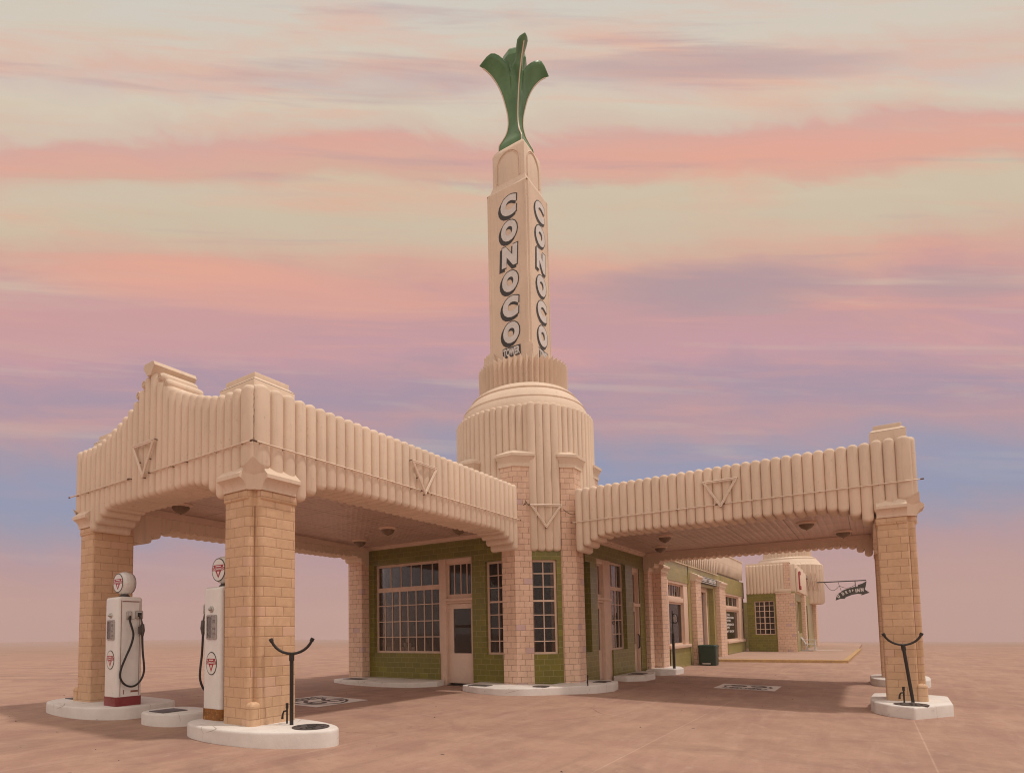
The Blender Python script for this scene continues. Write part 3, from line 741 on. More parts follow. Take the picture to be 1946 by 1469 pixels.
# wall B
window(P_B, .16, .36, .65, 3.0, [.26], [2.61, 2.30, 1.95, 1.63, 1.30, .98], rails=(2,), d=-.10, fw=.045)
mb = MB()
mb.fbox(P_B, 1.09, 1.16, -.2, -.03, G0, 3.17); mb.fbox(P_B, 1.68, 2.20, -.2, -.04, G0, 3.17); mb.fbox(P_B, 1.16, 1.68, -.2, -.05, 3.03, 3.17); mb.fbox(P_B, 1.10, 2.16, -.2, .01, 2.03, 2.10); mb.fbox(P_B, 1.16, 1.68, -.2, -.06, 1.97, 2.03); mb.fbox(P_B, 1.16, 1.68, -.2, -.1, 2.1, 2.16)
mb.build('door_frame', 'trim', ST, bevel=.006, smooth=30)
window(P_B, 1.16, 1.68, 2.16, 3.03, [1.33, 1.50], [], d=-.13, fw=.04)
door(P_B, 1.16, 1.68, -.14, 1.965, (1.24, 1.58, .66, 1.80), -.14)
window(P_B, 2.20, 3.40, 2.41, 3.17, [2.60, 3.0], [], fw=.06)
window(P_B, 2.20, 3.40, .64, 2.41, [2.49, 2.80, 3.10], [1.95, 1.50, 1.09], fw=.05)
mb = MB(); mb.fbox(P_B, 4.06, 4.12, -.2, -.03, G0, 3.15); mb.fbox(P_B, 4.66, 4.72, -.2, -.03, G0, 3.15); mb.fbox(P_B, 4.12, 4.66, -.2, -.05, 3.0, 3.15); mb.fbox(P_B, 4.06, 4.72, -.2, 0.012, 1.93, 2.02)
mb.build('door_frame', 'trim', ST, bevel=.006, smooth=30)
window(P_B, 4.12, 4.66, 2.02, 3.0, [4.39], [], d=-.12, fw=.05)
d3 = door(P_B, 4.12, 4.66, -.17, 1.93, (4.2, 4.56, .75, 1.78), -.12)
mb = MB(); mb.tube([P_B(4.60, -.06, .62), P_B(4.60, -.02, .66), P_B(4.60, -.02, 1.02), P_B(4.60, -.06, 1.06)], .022, 8); mb.build('handle', 'iron', d3, smooth=60)
# end pilasters at the wall corners
def box_pil(P, u0, u1, d1, zt_, capital=True, mat='brick2', parent=ST, zb=-.4):
    mb = MB(); pl = roundpoly([(u0, -.3), (u0, d1), (u1, d1), (u1, -.3)], [0, .03, .03, 0], 3)
    mb.prism(pl, zb, zt_, P=lambda a, c, z: P(a, c, z)); return mb.build('pilaster', mat, parent, smooth=40)
box_pil(P_A, -4.68, -4.13, .30, 3.3); box_pil(P_B, 5.22, 5.84, .14, 3.6)
# room behind the glass, roof of the block
mb = MB(); mb.box(-5.2, 1.42, -4.0, 1.42, -.36, -.14); mb.build('room_floor', 'interior_floor', ST, smooth=0)
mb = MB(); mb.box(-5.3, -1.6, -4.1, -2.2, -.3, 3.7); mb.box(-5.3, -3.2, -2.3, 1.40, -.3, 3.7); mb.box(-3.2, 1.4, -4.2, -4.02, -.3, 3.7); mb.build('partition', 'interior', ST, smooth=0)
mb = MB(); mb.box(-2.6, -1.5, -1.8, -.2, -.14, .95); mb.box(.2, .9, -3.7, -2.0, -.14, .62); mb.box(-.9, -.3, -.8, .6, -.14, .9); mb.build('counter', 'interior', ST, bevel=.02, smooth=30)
mb = MB(); mb.box(-5.3, 1.2, -4.65, 1.2, 3.73, 4.30); mb.build('roof_slab', 'roofing', ST, smooth=0)
mb = MB(); mb.box(-5.4, 1.40, -4.7, -4.2, -.3, 4.2); mb.build('wall', 'brick2', ST, smooth=0)

# ------------------------------------------------------------------ stacked cups in the window
def cup(x, y, z, lab):
    mb = MB(); mb.lathe([(.044, 0), (.05, .01), (.05, .11), (.046, .118), (.02, .118)], (0, 0, 0), 14)
    o = mb.build('tin_cup', 'cupwhite', smooth=50); o.location = (x, y, z); tag(o, lab, 'cup', 'white tins on the window sill'); return o
mb = MB(); mb.fbox(P_A, -3.9, -1.7, -.42, -.19, .60, .70); mb.build('window_shelf', 'trim', ST, smooth=0)
lay = [(-3.10, 0), (-2.96, 0), (-2.83, 0), (-2.72, 0), (-3.0, 1), (-2.85, 1), (-2.93, 2)]
names = ['white tin at the left end of the pyramid in the big window', 'second white tin from the left in the bottom row of the window pyramid', 'third white tin from the left in the bottom row of the window pyramid', 'white tin at the right end of the bottom row of the window pyramid', 'left white tin of the middle layer of the window pyramid', 'right white tin of the middle layer of the window pyramid', 'white tin on top of the pyramid in the big window']
for (y, k), nm in zip(lay, names): cup(1.405, y, .70+.122*k, nm)
cup(1.405, -3.62, .70, 'single white tin standing apart near the left edge of the big window')

# ------------------------------------------------------------------ kerb islands
def island(poly, label, r=.2, h=.19, group='white kerb islands', z=None, n=6, curve=False):
    cx = sum(p[0] for p in poly)/len(poly); cy = sum(p[1] for p in poly)/len(poly); z0 = gz(cx, cy)
    top = z0+h if z is None else z
    pl = roundpoly([(x-cx, y-cy) for x, y in poly], r, n)
    if curve:
        q = [(x-cx, y-cy) for x, y in poly]; N = len(q); pl = []
        for i in range(N):
            p0, p1, p2, p3 = (Vector(q[(i+k) % N]) for k in (-1, 0, 1, 2))
            for k in range(6):
                f = k/6; v = .5*((2*p1)+(p2-p0)*f+(2*p0-5*p1+4*p2-p3)*f*f+(3*p1-p0-3*p2+p3)*f**3); pl.append((v.x, v.y))
    mb = MB(); rows = []
    for k, (s, dz) in enumerate(((0, -.35), (0, -.035), (.006, -.014), (.018, -.004), (.035, 0))):
        rows.append([(x*(1-s/max(.3, math.hypot(x, y))), y*(1-s/max(.3, math.hypot(x, y))), dz) for x, y in pl])
    bs = mb.grid(rows, True); mb.idx([bs[-1]+i for i in range(len(pl))])
    o = mb.build('kerb_island', 'white', smooth=50); o.location = (cx, cy, top); tag(o, label, 'kerb island', group)
    return o, (cx, cy, top)
def lid_round(isl, x, y, r, handle=True):
    o, (cx, cy, t) = isl; mb = MB()
    mb.lathe([(r, -.02), (r, .010), (r*.93, .012), (r*.92, .006), (r*.5, .007), (.01, .007)], (x-cx, y-cy, 0), 32)
    if handle:
        mb.box(x-cx-.10, x-cx+.04, y-cy-.015, y-cy+.015, .006, .03); mb.box(x-cx-.02, x-cx+.13, y-cy+.05, y-cy+.075, .006, .024)
        for k in range(6):
            a = 2*pi*k/6; mb.box(x-cx+.15*r/.23*cos(a)-.015, x-cx+.15*r/.23*cos(a)+.015, y-cy+.15*r/.23*sin(a)-.015, y-cy+.15*r/.23*sin(a)+.015, .006, .014)
    mb.build('valve_cover', 'lid', o, smooth=40)
def lid_rect(isl, x0, x1, y0, y1):
    o, (cx, cy, t) = isl; mb = MB(); mb.box(x0-cx, x1-cx, y0-cy, y1-cy, -.02, .012); mb.build('access_hatch', 'lid', o, bevel=.004, smooth=30)
i_near = island([(9.55, -.24), (9.80, .4), (9.70, 1.35), (9.25, 2.02), (8.88, 2.02), (8.64, 1.35), (8.64, .2), (8.80, -.28)], 'white kerb island under the near left pillar with a round iron cover', .16, z=.045, curve=True)
lid_round(i_near, 9.08, 1.72, .235)
i_left = island([(8.80, -2.28), (9.45, -2.22), (9.80, -2.65), (9.92, -3.4), (9.78, -4.35), (9.2, -4.75), (8.5, -4.4), (8.45, -2.6)], 'white kerb island under the far left pillar and the red based pump', .2, z=.105, curve=True)
lid_rect(i_left, 8.9, 9.4, -4.55, -4.25)
i_mid = island([(9.48, -1.66), (9.56, -1.25), (9.40, -.90), (9.05, -.78), (8.74, -1.0), (8.75, -1.55), (9.0, -1.78)], 'small white kerb island between the two petrol pumps with a square hatch', .14, z=.075, curve=True)
lid_rect(i_mid, 9.06, 9.46, -1.50, -1.10)
i_right = island([(.30, 7.55), (1.02, 7.54), (1.42, 7.60), (1.78, 7.78), (2.03, 8.13), (1.15, 8.68), (-.2, 8.72), (-.45, 8.2), (-.3, 7.6)], 'white kerb island under the near right pillar, chipped at its pointed corner', [.2, .3, .3, .3, .03, .05, .15, .15, .15], z=-.10)
lid_round(i_right, 1.62, 8.10, .24)
i_far = island([(-5.0, 7.55), (-4.3, 7.7), (-4.15, 8.2), (-4.5, 8.7), (-5.9, 8.75), (-6.2, 8.2), (-6.0, 7.6)], 'white kerb island half hidden behind the near right pillar', .2, z=-.12, curve=True)
i_cor = island([(2.55, -.35), (2.86, .25), (2.92, .85), (2.70, 1.32), (2.30, 1.66), (1.25, 2.47), (.55, 2.62), (-.05, 2.52), (-.22, 2.2), (-.1, 1.6), (1.5, 1.5), (1.6, -.42)], 'long curved white kerb island wrapped round the tower corner', [.12, .6, .8, .7, .8, 1.2, .5, .12, .1, 0, 0, .0], z=-.03)
lid_round(i_cor, 2.15, 1.52, .19, False); lid_rect(i_cor, 2.38, 2.68, -.1, .40); lid_rect(i_cor, .18, .62, 2.12, 2.42)
i_w = island([(1.66, -4.45), (2.75, -4.5), (3.05, -3.6), (3.02, -2.6), (2.75, -1.75), (2.1, -1.42), (1.66, -1.5)], 'low white kerb island below the large window beside the glazed door', [.0, .2, .9, .9, .5, .12, 0], h=.15, z=-.02)
lid_rect(i_w, 2.3, 2.65, -4.2, -3.6)
i_b = island([(-2.1, 1.66), (-2.05, 2.05), (-2.5, 2.42), (-3.3, 2.46), (-4.2, 2.2), (-4.3, 1.66)], 'short white kerb island between the two doors of the right hand wall', [0, .12, .2, .25, .15, 0], h=.15)
lid_rect(i_b, -3.3, -2.75, 1.85, 2.25)
i_c = island([(-4.62, 1.8), (-4.55, 2.25), (-5.0, 2.58), (-6.0, 2.60), (-6.7, 2.3), (-6.7, 1.8)], 'white kerb island at the foot of the black star sign post', [0, .15, .2, .25, .15, 0], h=.17)

# ------------------------------------------------------------------ petrol pumps
def emblem(parent, P, cu, cz, hw, hh, d, name='emblem'):
    """white oval with dark outline and red triangle badge"""
    mb = MB(); N = 36
    el = lambda k: [(cu+hw*k*cos(2*pi*i/N), cz+hh*k*sin(2*pi*i/N)) for i in range(N)]
    mb.extrude(el(1.0), P, d-.002, d+.0020, 0)
    o = mb.build(name, 'blacksign', parent, smooth=0)
    mb = MB(); mb.extrude(el(.92), P, d+.0, d+.0035, 0); mb.build('badge_field', 'lens', o, smooth=0)
    mb = MB(); w = hw*.80; t = hh*.42
    tri = [(cu-w, cz+t), (cu+w, cz+t), (cu, cz-hh*.72)]
    mb.extrude(tri, P, d+.001, d+.0050)
    mb.fbox(P, cu-hw*.90, cu+hw*.90, d+.001, d+.0065, cz-hh*.06, cz+hh*.20)
    b = mb.build('badge_triangle', 'redsign', o, smooth=0)
    mb = MB(); ti = [(cu-w*.22, cz-hh*.14), (cu+w*.22, cz-hh*.14), (cu, cz-hh*.50)]; mb.extrude(ti, P, d+.004, d+.0062); mb.build('badge_inset', 'lens', o, smooth=0)
    text_mesh('lettering', 'CONOCO', 'lens', o, P, cu-hw*.84, cu+hw*.84, cz-hh*.02, cz+hh*.16, d+.0062, d+.0080, .02)
    mb = MB(); mb.fbox(P, cu-w*.5, cu+w*.5, d+.0045, d+.0066, cz+hh*.255, cz+hh*.34); mb.build('badge_inset', 'lens', o, smooth=0)
    return o
def make_pump(label, base='pumpred'):
    t = empty('petrol_pump', (0, 0, 0), label, 'petrol pump', 'petrol pumps under the left canopy')
    hx, hy = .205, .215; H = 1.78
    mb = MB(); mb.prism(roundpoly([(hx+.005, hy+.005), (-hx-.005, hy+.005), (-hx-.005, -hy-.005), (hx+.005, -hy-.005)], .045, 4), 0, .15); mb.build('plinth', base, t, smooth=40)
    mb = MB(); pl = roundpoly([(hx, hy), (-hx, hy), (-hx, -hy), (hx, -hy)], .05, 5); rows = []
    for k in range(6):
        a = pi/2*k/5; s = 1-cos(pi/2-a)*0; off = .05*(1-cos(a)); zz = H-.05+.05*sin(a)
        rows.append([(x*(1-off/hx), y*(1-off/hy*.35), zz) for x, y in pl])
    mb.grid([[(x, y, .15) for x, y in pl]]+rows, True); mb.idx([len(mb.v)-len(pl)+i for i in range(len(pl))])
    cab = mb.build('cabinet', 'pump', t, smooth=40)
    # seams between the end panels and the sides, and rusty lip below the top
    mb = MB()
    for sx in (-1, 1):
        for sy in (-1, 1):
            mb.box(sx*(hx-.055)-.004, sx*(hx-.055)+.004, sy*hy-.003, sy*hy+.003, .16, H-.06)
    for sy in (-1, 1): mb.box(-hx+.07, hx-.07, sy*hy-.004, sy*hy+.006, H-.085, H-.07)
    mb.build('panel_seam', 'rustline', cab, smooth=0)
    for s in (1, -1):
        P = frame((s*hx, 0), (0, s), (s, 0))
        # dial window
        mb = MB(); fr = roundpoly([(-.118, 1.07), (.118, 1.07), (.118, 1.40), (-.118, 1.40)], .025, 4); inn = roundpoly([(-.098, 1.09), (.098, 1.09), (.098, 1.38), (-.098, 1.38)], .018, 4)
        N = len(fr); a = mb.add([P(u, .002, z) for u, z in fr]); b_ = mb.add([P(u, .016, z) for u, z in fr]); c_ = mb.add([P(u, .016, z) for u, z in inn]); d_ = mb.add([P(u, .0015, z) for u, z in inn])
        for A, B in ((a, b_), (b_, c_), (c_, d_)):
            for i in range(N): k = (i+1) % N; mb.idx([A+i, A+k, B+k, B+i])
        w = mb.build('dial_window', 'chrome', t, smooth=30)
        mb = MB(); mb.extrude(inn, P, .0005, .003); mb.build('dial_back', 'void', w, smooth=0)
        mb = MB(); mb.fbox(P, -.012, .09, .0034, .006, 1.095, 1.375); mb.build('dial_card', 'dialwhite', w, smooth=0)
        mb = MB()
        for z in (1.29, 1.20, 1.13):
            for u in (.02, .045, .068): mb.fbox(P, u, u+.014, .0062, .008, z, z+(.045 if z > 1.25 else .03))
        mb.build('dial_figures', 'blacksign', w, smooth=0)
        mb = MB(); mb.extrude(inn, P, .009, .011); mb.build('dial_glass', 'glassclear', w, smooth=0)
        mb = MB(); mb.lathe([(.045, 0), (.045, .012), (.034, .02), (.024, .018), (.015, .05), (.004, .056)], (0, 0, 0), 18, P=lambda x, y, z, P=P: P(x-.01, z, 1.475+y)); mb.build('crank_boss', 'chrome', t, smooth=50)
        emblem(t, P, 0.0, .75, .125, .155, .0035, 'oval_badge')
    # hose side (+y)
    Q = frame((0, hy), (-1, 0), (0, 1))
    mb = MB(); mb.fbox(Q, -.075, .012, .001, .035, 1.405, 1.54); mb.build('hose_outlet', 'chrome', t, bevel=.012, smooth=40)
    mb = MB(); mb.fbox(Q, .07, .195, .001, .032, 1.415, 1.55); cr = mb.build('nozzle_cradle', 'chrome', t, bevel=.012, smooth=40)
    mb = MB(); mb.fbox(Q, .10, .165, .030, .035, 1.45, 1.52); mb.build('cradle_opening', 'void', cr, smooth=0)
    mb = MB(); mb.tube([Q(.135, .02, 1.49), Q(.14, .055, 1.45), Q(.158, .06, 1.36), Q(.17, .06, 1.31)], [.014, .014, .013, .016], 8)
    mb.tube([Q(.165, .06, 1.33), Q(.172, .065, 1.22), Q(.165, .065, 1.12)], [.03, .034, .018], 10)
    mb.tube([Q(.13, .065, 1.30), Q(.112, .07, 1.22), Q(.14, .065, 1.15)], .010, 6)
    mb.fbox(Q, .10, .15, .05, .085, 1.17, 1.29)
    mb.build('nozzle', 'lid', t, bevel=.006, smooth=50)
    hp = [(-.022, .03, 1.46), (-.045, .07, 1.38), (-.025, .09, 1.28), (.005, .09, 1.15), (-.03, .085, .98), (-.10, .075, .80), (-.165, .07, .63), (-.185, .068, .50), (-.15, .066, .40), (-.08, .066, .335), (.0, .068, .312), (.08, .07, .335), (.155, .075, .42), (.195, .08, .54), (.19, .083, .68), (.172, .08, .84), (.165, .075, 1.0), (.165, .068, 1.13)]
    pts = []
    V = [Vector(Q(*p)) for p in hp]
    for i in range(len(V)-1):
        p0, p1, p2, p3 = V[max(i-1, 0)], V[i], V[i+1], V[min(i+2, len(V)-1)]
        for k in range(5):
            f = k/5; pts.append(.5*((2*p1)+(p2-p0)*f+(2*p0-5*p1+4*p2-p3)*f*f+(3*p1-p0-3*p2+p3)*f**3))
    pts.append(V[-1]); mb = MB(); mb.tube(pts, .0165, 8); mb.build('hose', 'rubber', t, smooth=60)
    mb = MB(); mb.tube([Q(-.04, .05, 1.43), Q(.02, .045, 1.405), Q(.09, .04, 1.44)], .003, 5); mb.build('hose_wire', 'chrome', t, smooth=60)
    mb = MB(); mb.fbox(Q, -.10, -.085, .001, .004, .19, .26); mb.fbox(Q, .02, .14, .001, .0035, .215, .245); mb.build('side_decal', 'rustline', t, smooth=0)
    # globe, lens faces on +x and -x
    mb = MB(); mb.lathe([(.085, 0), (.085, .02), (.07, .03), (.06, .045), (.06, .075)], (0, 0, H), 24); mb.build('globe_collar', 'lid', t, smooth=40)
    gzc = H+.045+.19
    mb = MB(); prof = []
    for k in range(13):
        a = -1.02+2.04*k/12; prof.append((.193*(cos(a)**.42)+.003*(1 if k % 3 == 0 else 0), .112*a/1.02))
    mb.lathe([(.14, -.106)]+prof+[(.14, .106)], (0, 0, 0), 40, P=lambda x, y, z: (z, x, gzc+y)); g = mb.build('globe', 'lens', t, smooth=40)
    for s in (1, -1):
        P = frame((s*.118, 0), (0, s), (s, 0)); emblem(g, P, 0, gzc, .160, .160, -.008, 'globe_lens')
    return t
pump = make_pump('white petrol pump with a red base, looped black hose and round globe')
pump.location = (9.34, -2.56, .105)
p2 = make_pump('white petrol pump with a rusted base, half hidden behind the near brick pillar', 'rust')
p2.rotation_euler.z = pi; p2.scale.z = 1.055; p2.location = (9.17, 0.0, .045)

# ------------------------------------------------------------------ hose stands, taps
def hose_stand(x, y, z, ang, h, label, lean=(0, 0)):
    t = empty('hose_stand', (x, y, z), label, 'hose stand', 'black forked hose stands', ang)
    top = Vector((0, lean[0], h))
    mb = MB(); mb.tube([(0, 0, 0), (0, 0, .03), top*.96], .026, 10); mb.tube([top*.9, top], .034, 10); mb.build('post', 'iron', t, smooth=50)
    pts = []
    for k in range(13):
        a = -pi*.78/2+pi*.78*k/12; r = .285; pts.append((0, top.y+r*sin(a), h+.27-r*cos(a)*.95))
    mb = MB(); mb.tube(pts, .019, 10); y_ = mb.build('fork', 'iron', t, smooth=50)
    mb = MB()
    for e, f in ((0, 1), (-1, -2)):
        a, b_ = Vector(pts[e]), Vector(pts[f]); dv = (a-b_).normalized(); mb.tube([a-dv*.02, a+dv*.025], .027, 10)
    mb.build('end_cap', 'iron', y_, smooth=50)
hose_stand(9.08, 1.35, .045, radians(37), .93, 'black forked hose stand on the near left island before the brick pillar')
hose_stand(1.24, 8.14, -.10, radians(12), .99, 'leaning black forked hose stand before the near right pillar', (-.09, 0))
def tap(x, y, z, ang, label, s=1.0):
    t = empty('water_tap', (x, y, z), label, 'water tap', 'small black stand taps', ang)
    mb = MB(); mb.tube([(0, 0, 0), (0, 0, .22*s)], .013, 8); mb.tube([(0, 0, .20*s), (0, 0, .27*s)], .02, 8); mb.build('riser', 'iron', t, smooth=50)
    mb = MB(); mb.tube([(0, 0, .17*s), (0, -.045, .16*s), (0, -.06, .12*s), (0, -.065, .06*s)], [.012, .013, .013, .018], 8); mb.build('spout', 'iron', t, smooth=50)
tap(9.03, 1.20, .045, radians(30), 'small black tap beside the hose stand on the near left island')
tap(1.30, 8.02, -.10, radians(10), 'small black tap beside the leaning hose stand on the right island')
tap(1.50, 2.36, -.03, radians(-60), 'small black tap on the curved island at the tower corner', .9)

# ------------------------------------------------------------------ ceiling lamps
def lamp(x, y, label):
    t = empty('ceiling_lamp', (x, y, ZC), label, 'ceiling lamp', 'ceiling lamps under the canopies')
    mb = MB(); mb.lathe([(.21, 0), (.215, -.012), (.20, -.03), (.165, -.045), (.16, -.05)], (0, 0, 0), 32); mb.build('rim', 'trim', t, smooth=40)
    mb = MB(); mb.lathe([(.160, -.045), (.155, -.07), (.13, -.115), (.08, -.155), (.03, -.172), (.012, -.185), (.004, -.192)], (0, 0, 0), 32); mb.build('bowl', 'lampbowl', t, smooth=60)
lamp(8.25, -2.75, 'bowl lamp above the red based pump under the left canopy'); lamp(3.9, -1.45, 'bowl lamp in the middle of the left canopy ceiling'); lamp(2.95, -3.25, 'bowl lamp in the far corner of the left canopy ceiling'); lamp(2.9, -.12, 'bowl lamp partly hidden by the near fascia of the left canopy')
lamp(-1.85, 6.5, 'largest bowl lamp of the right canopy, nearest its outer end'); lamp(-4.0, 7.15, 'bowl lamp close to the near right pillar top at the back of the right canopy'); lamp(-1.75, 3.3, 'bowl lamp above the doors at the front of the right canopy'); lamp(-3.8, 2.6, 'bowl lamp at the back of the right canopy beside the building')

# ------------------------------------------------------------------ painted shields on the paving
def emblem66(x, y, ang, label, w=1.42):
    zc = gz(x, y)
    t = empty('painted_shield', (x, y, zc), label, 'road marking', 'painted highway shields on the forecourt', ang)
    ca, sa = cos(ang), sin(ang)
    P = lambda u, d, v: (u, v, gz(x+u*ca-v*sa, y+u*sa+v*ca)-zc+d)
    h = w/2
    mb = MB(); n = 6
    mb.grid([[P(-h+w*i/n, .004, -h+w*j/n) for j in range(n+1)] for i in range(n+1)]); mb.build('ground_square', 'emblemwhite', t, smooth=0)
    def shield(k):
        half = [(0, -.60), (.22, -.52), (.44, -.34), (.54, -.08), (.50, .14), (.40, .30), (.50, .44), (.38, .58), (.22, .50), (0, .56)]
        pts = []
        for i in range(len(half)-1): 
            for f in (0, .5): a, b_ = half[i], half[i+1]; pts.append((a[0]+(b_[0]-a[0])*f, a[1]+(b_[1]-a[1])*f))
        pts.append(half[-1]); pts += [(-u, v) for u, v in pts[-2:0:-1]]
        return [(u*k*w/1.3, v*k*w/1.3) for u, v in pts]
    mb = MB(); a, c = shield(1.0), shield(.90)
    A = mb.add([P(u, .008, v) for u, v in a]); B = mb.add([P(u, .008, v) for u, v in c]); N = len(a)
    for i in range(N): k = (i+1) % N; mb.idx([A+i, A+k, B+k, B+i])
    mb.fbox(P, -.44*w/1.3, .44*w/1.3, .006, .008, .235*w/1.3, .275*w/1.3)
    mb.build('shield_outline', 'emblemblack', t, smooth=0)
    text_mesh('lettering', '66', 'emblemblack', t, P, -.40*w/1.3, .40*w/1.3, -.36*w/1.3, .20*w/1.3, .006, .009, .0)
    text_mesh('lettering', 'ROUTE', 'emblemblack', t, P, -.34*w/1.3, .34*w/1.3, .30*w/1.3, .45*w/1.3, .006, .009, .0)
emblem66(5.92, -1.58, pi, 'worn painted highway shield on the paving under the left canopy')
emblem66(-2.25, 5.03, radians(-90), 'worn painted highway shield on the paving under the right canopy', 1.35)

# ------------------------------------------------------------------ garage wing
WG = empty('garage_wing', (0, 0, 0), 'long low green tiled garage wing joining the tower corner to the cafe', 'building')
P_W = frame((0, 1.86), (-1, 0), (0, 1))
XE = 22.4
wall(P_W, 'wall', [(5.80, 6.95, 2.95, 3.72), (6.95, 10.2, 2.95, 3.72), (7.15, 10.2, G0-.2, .52), (10.1, 12.0, G0-.2, 3.72), (12.0, 14.75, 2.98, 3.72), (14.7, 16.45, G0-.2, 3.72), (16.4, XE+.4, 2.93, 3.72), (17.6, XE+.4, G0-.2, .46), (5.8, 6.5, G0-.2, 2.95)], 'green_lit', WG)
# dark slot beside the first pilaster
mb = MB(); mb.fbox(P_W, 5.88, 6.12, .001, .012, .9, 2.88); mb.build('slot_panel', 'void', WG, smooth=0)
for u0, u1 in ((5.72, 6.44), (10.52, 11.42), (15.08, 16.42)):
    p = box_pil(P_W, u0, u1, .20, 3.12, mat='brick2', parent=WG, zb=-.6)
    mb = MB()
    prof = [(-.05, 3.08), (.22, 3.08), (.22, 3.16), (.30, 3.24), (.30, 3.30), (-.05, 3.47)]
    mb.extrude([(d, z) for d, z in prof], lambda d, u, z: P_W(u, d, z), u0-.03, u1+.03)
    mb.build('capital', 'cream_far', p, smooth=30)
# bays: vestibule door, display windows
def shop_frame(boxes, parent=WG, mat='trim'):
    mb = MB()
    for b_ in boxes: mb.fbox(P_W, *b_)
    return mb.build('window_casing', mat, parent, bevel=.006, smooth=30)
shop_frame([(6.5, 6.62, -.22, -.02, G0, 2.95), (7.04, 7.28, -.22, .0, G0, 2.95), (6.62, 7.04, -.22, .03, 2.12, 2.24), (7.28, 10.1, -.25, -.02, 2.86, 2.95), (9.5, 10.12, -.3, -.03, .5, 2.86), (7.28, 9.5, -.25, -.05, 2.18, 2.36), (7.15, 10.12, -.25, .06, .50, .62)])
mb = MB(); mb.fbox(P_W, 6.62, 7.04, -.2, -.12, -.3, 2.12); mb.fbox(P_W, 6.62, 7.04, -.2, -.1, 2.24, 2.95); mb.build('door', 'doorp', WG, smooth=0)
w = window(P_W, 7.28, 9.5, 2.36, 2.86, [7.62, 7.96, 8.30, 8.64, 8.98, 9.25], [], d=-.12, fw=.05, parent=WG, bw=.03, glass='glass_far')
mb = MB()
for k in range(11): mb.fbox(P_W, 7.3+.16*k, 7.38+.16*k, -.30, -.26, 2.38, 2.85)
mb.build('curtain', 'curtain', w, smooth=0)
window(P_W, 7.28, 9.5, .62, 2.18, [], [], d=-.12, fw=.06, parent=WG, glass='glass_far')
mb = MB(); mb.fbox(P_W, 7.75, 8.35, -.155, -.15, 1.08, 1.42); n_ = mb.build('window_notice', 'dialwhite', WG, smooth=0)
mb = MB(); mb.fbox(P_W, 7.82, 8.28, -.149, -.147, 1.12, 1.27); mb.build('notice_picture', 'signgreen', n_, smooth=0)
# service doorway with sign
shop_frame([(11.95, 12.08, -.4, .0, 2.72, 2.98), (12.08, 14.6, -.4, -.22, 2.80, 2.98), (14.25, 14.45, -.5, -.22, G0-.2, 2.80)])
mb = MB(); mb.fbox(P_W, 11.5, 14.10, -.42, -.34, -.5, 2.80); d_ = mb.build('garage_door', 'dooro', WG, smooth=0)
mb = MB(); mb.fbox(P_W, 14.10, 14.25, -.40, -.35, -.5, 2.80); mb.build('door_gap', 'void', d_, smooth=0)
mb = MB(); mb.fbox(P_W, 14.12, 14.16, -.34, -.32, -.5, 2.70); mb.build('door_edge', 'curtain', d_, smooth=0)
wall(P_W, 'wall', [(14.45, 14.75, G0-.2, 2.98), (11.4, 12.0, G0-.2, 2.98)], 'green_lit', WG, d=(-.5, -.2))
mb = MB(); mb.fbox(P_W, 11.35, 15.0, .02, .10, 3.11, 3.40); sg = mb.build('sign_board', 'blacksign', WG, smooth=0)
mb = MB(); mb.fbox(P_W, 11.45, 14.9, .10, .112, 3.13, 3.152); mb.fbox(P_W, 11.45, 14.9, .10, .112, 3.36, 3.382); mb.build('sign_border', 'whitesign', sg, smooth=0)
text_mesh('lettering', 'LAUNDRY', 'whitesign', sg, P_W, 11.75, 13.1, 3.185, 3.33, .10, .115, .03); text_mesh('lettering', 'LUBRICATION', 'whitesign', sg, P_W, 13.3, 14.8, 3.185, 3.33, .10, .115, .03)
# second bay
shop_frame([(16.45, 16.62, -.22, -.02, G0-.2, 2.93), (17.1, 17.5, -.22, .0, G0-.2, 2.93), (16.62, 17.1, -.22, .03, 2.14, 2.28), (17.5, 23.0, -.25, -.02, 2.84, 2.93), (17.5, 21.3, -.25, -.05, 2.12, 2.28), (21.25, 22.25, -.25, -.03, .46, 2.84), (17.5, XE+.3, -.25, .06, .44, .56), (22.25, XE+.4, -.25, -.05, 2.12, 2.24)])
mb = MB(); mb.fbox(P_W, 16.62, 17.1, -.2, -.12, -.4, 2.14); mb.build('door', 'doorp', WG, smooth=0)
window(P_W, 16.62, 17.1, 2.28, 2.93, [], [], d=-.1, fw=.05, parent=WG, glass='glass_far')
window(P_W, 17.5, 21.25, 2.28, 2.84, [18.1, 18.9, 20.0], [], d=-.12, fw=.06, parent=WG, bw=.07, glass='glass_far')
wn = window(P_W, 17.5, 21.25, .56, 2.12, [], [], d=-.12, fw=.08, parent=WG, glass='glass_far')
window(P_W, 22.25, 23.3, .56, 2.84, [22.5, 22.8], [2.2], d=-.12, fw=.06, parent=WG, glass='glass_far', rails=(0,))
for k, s in enumerate(('VISITOR', 'INFORMATION', 'CENTER', 'CONFERENCE', 'ROOMS', '& GIFT SHOP')):
    zz = 1.93-.15*k-(.05 if k > 2 else 0)-(.05 if k > 4 else 0)
    L_ = {'VISITOR': 19.2, 'CENTER': 19.4, 'ROOMS': 19.0}.get(s, 20.2)
    text_mesh('window_lettering', s, 'whitesign', wn, P_W, 17.62, L_, zz-.11, zz, -.148, -.142, .04)
mb = MB(); mb.fbox(P_W, 17.6, 19.9, -.165, -.16, .62, .92); mb.build('window_card', 'dialwhite', WG, smooth=0)
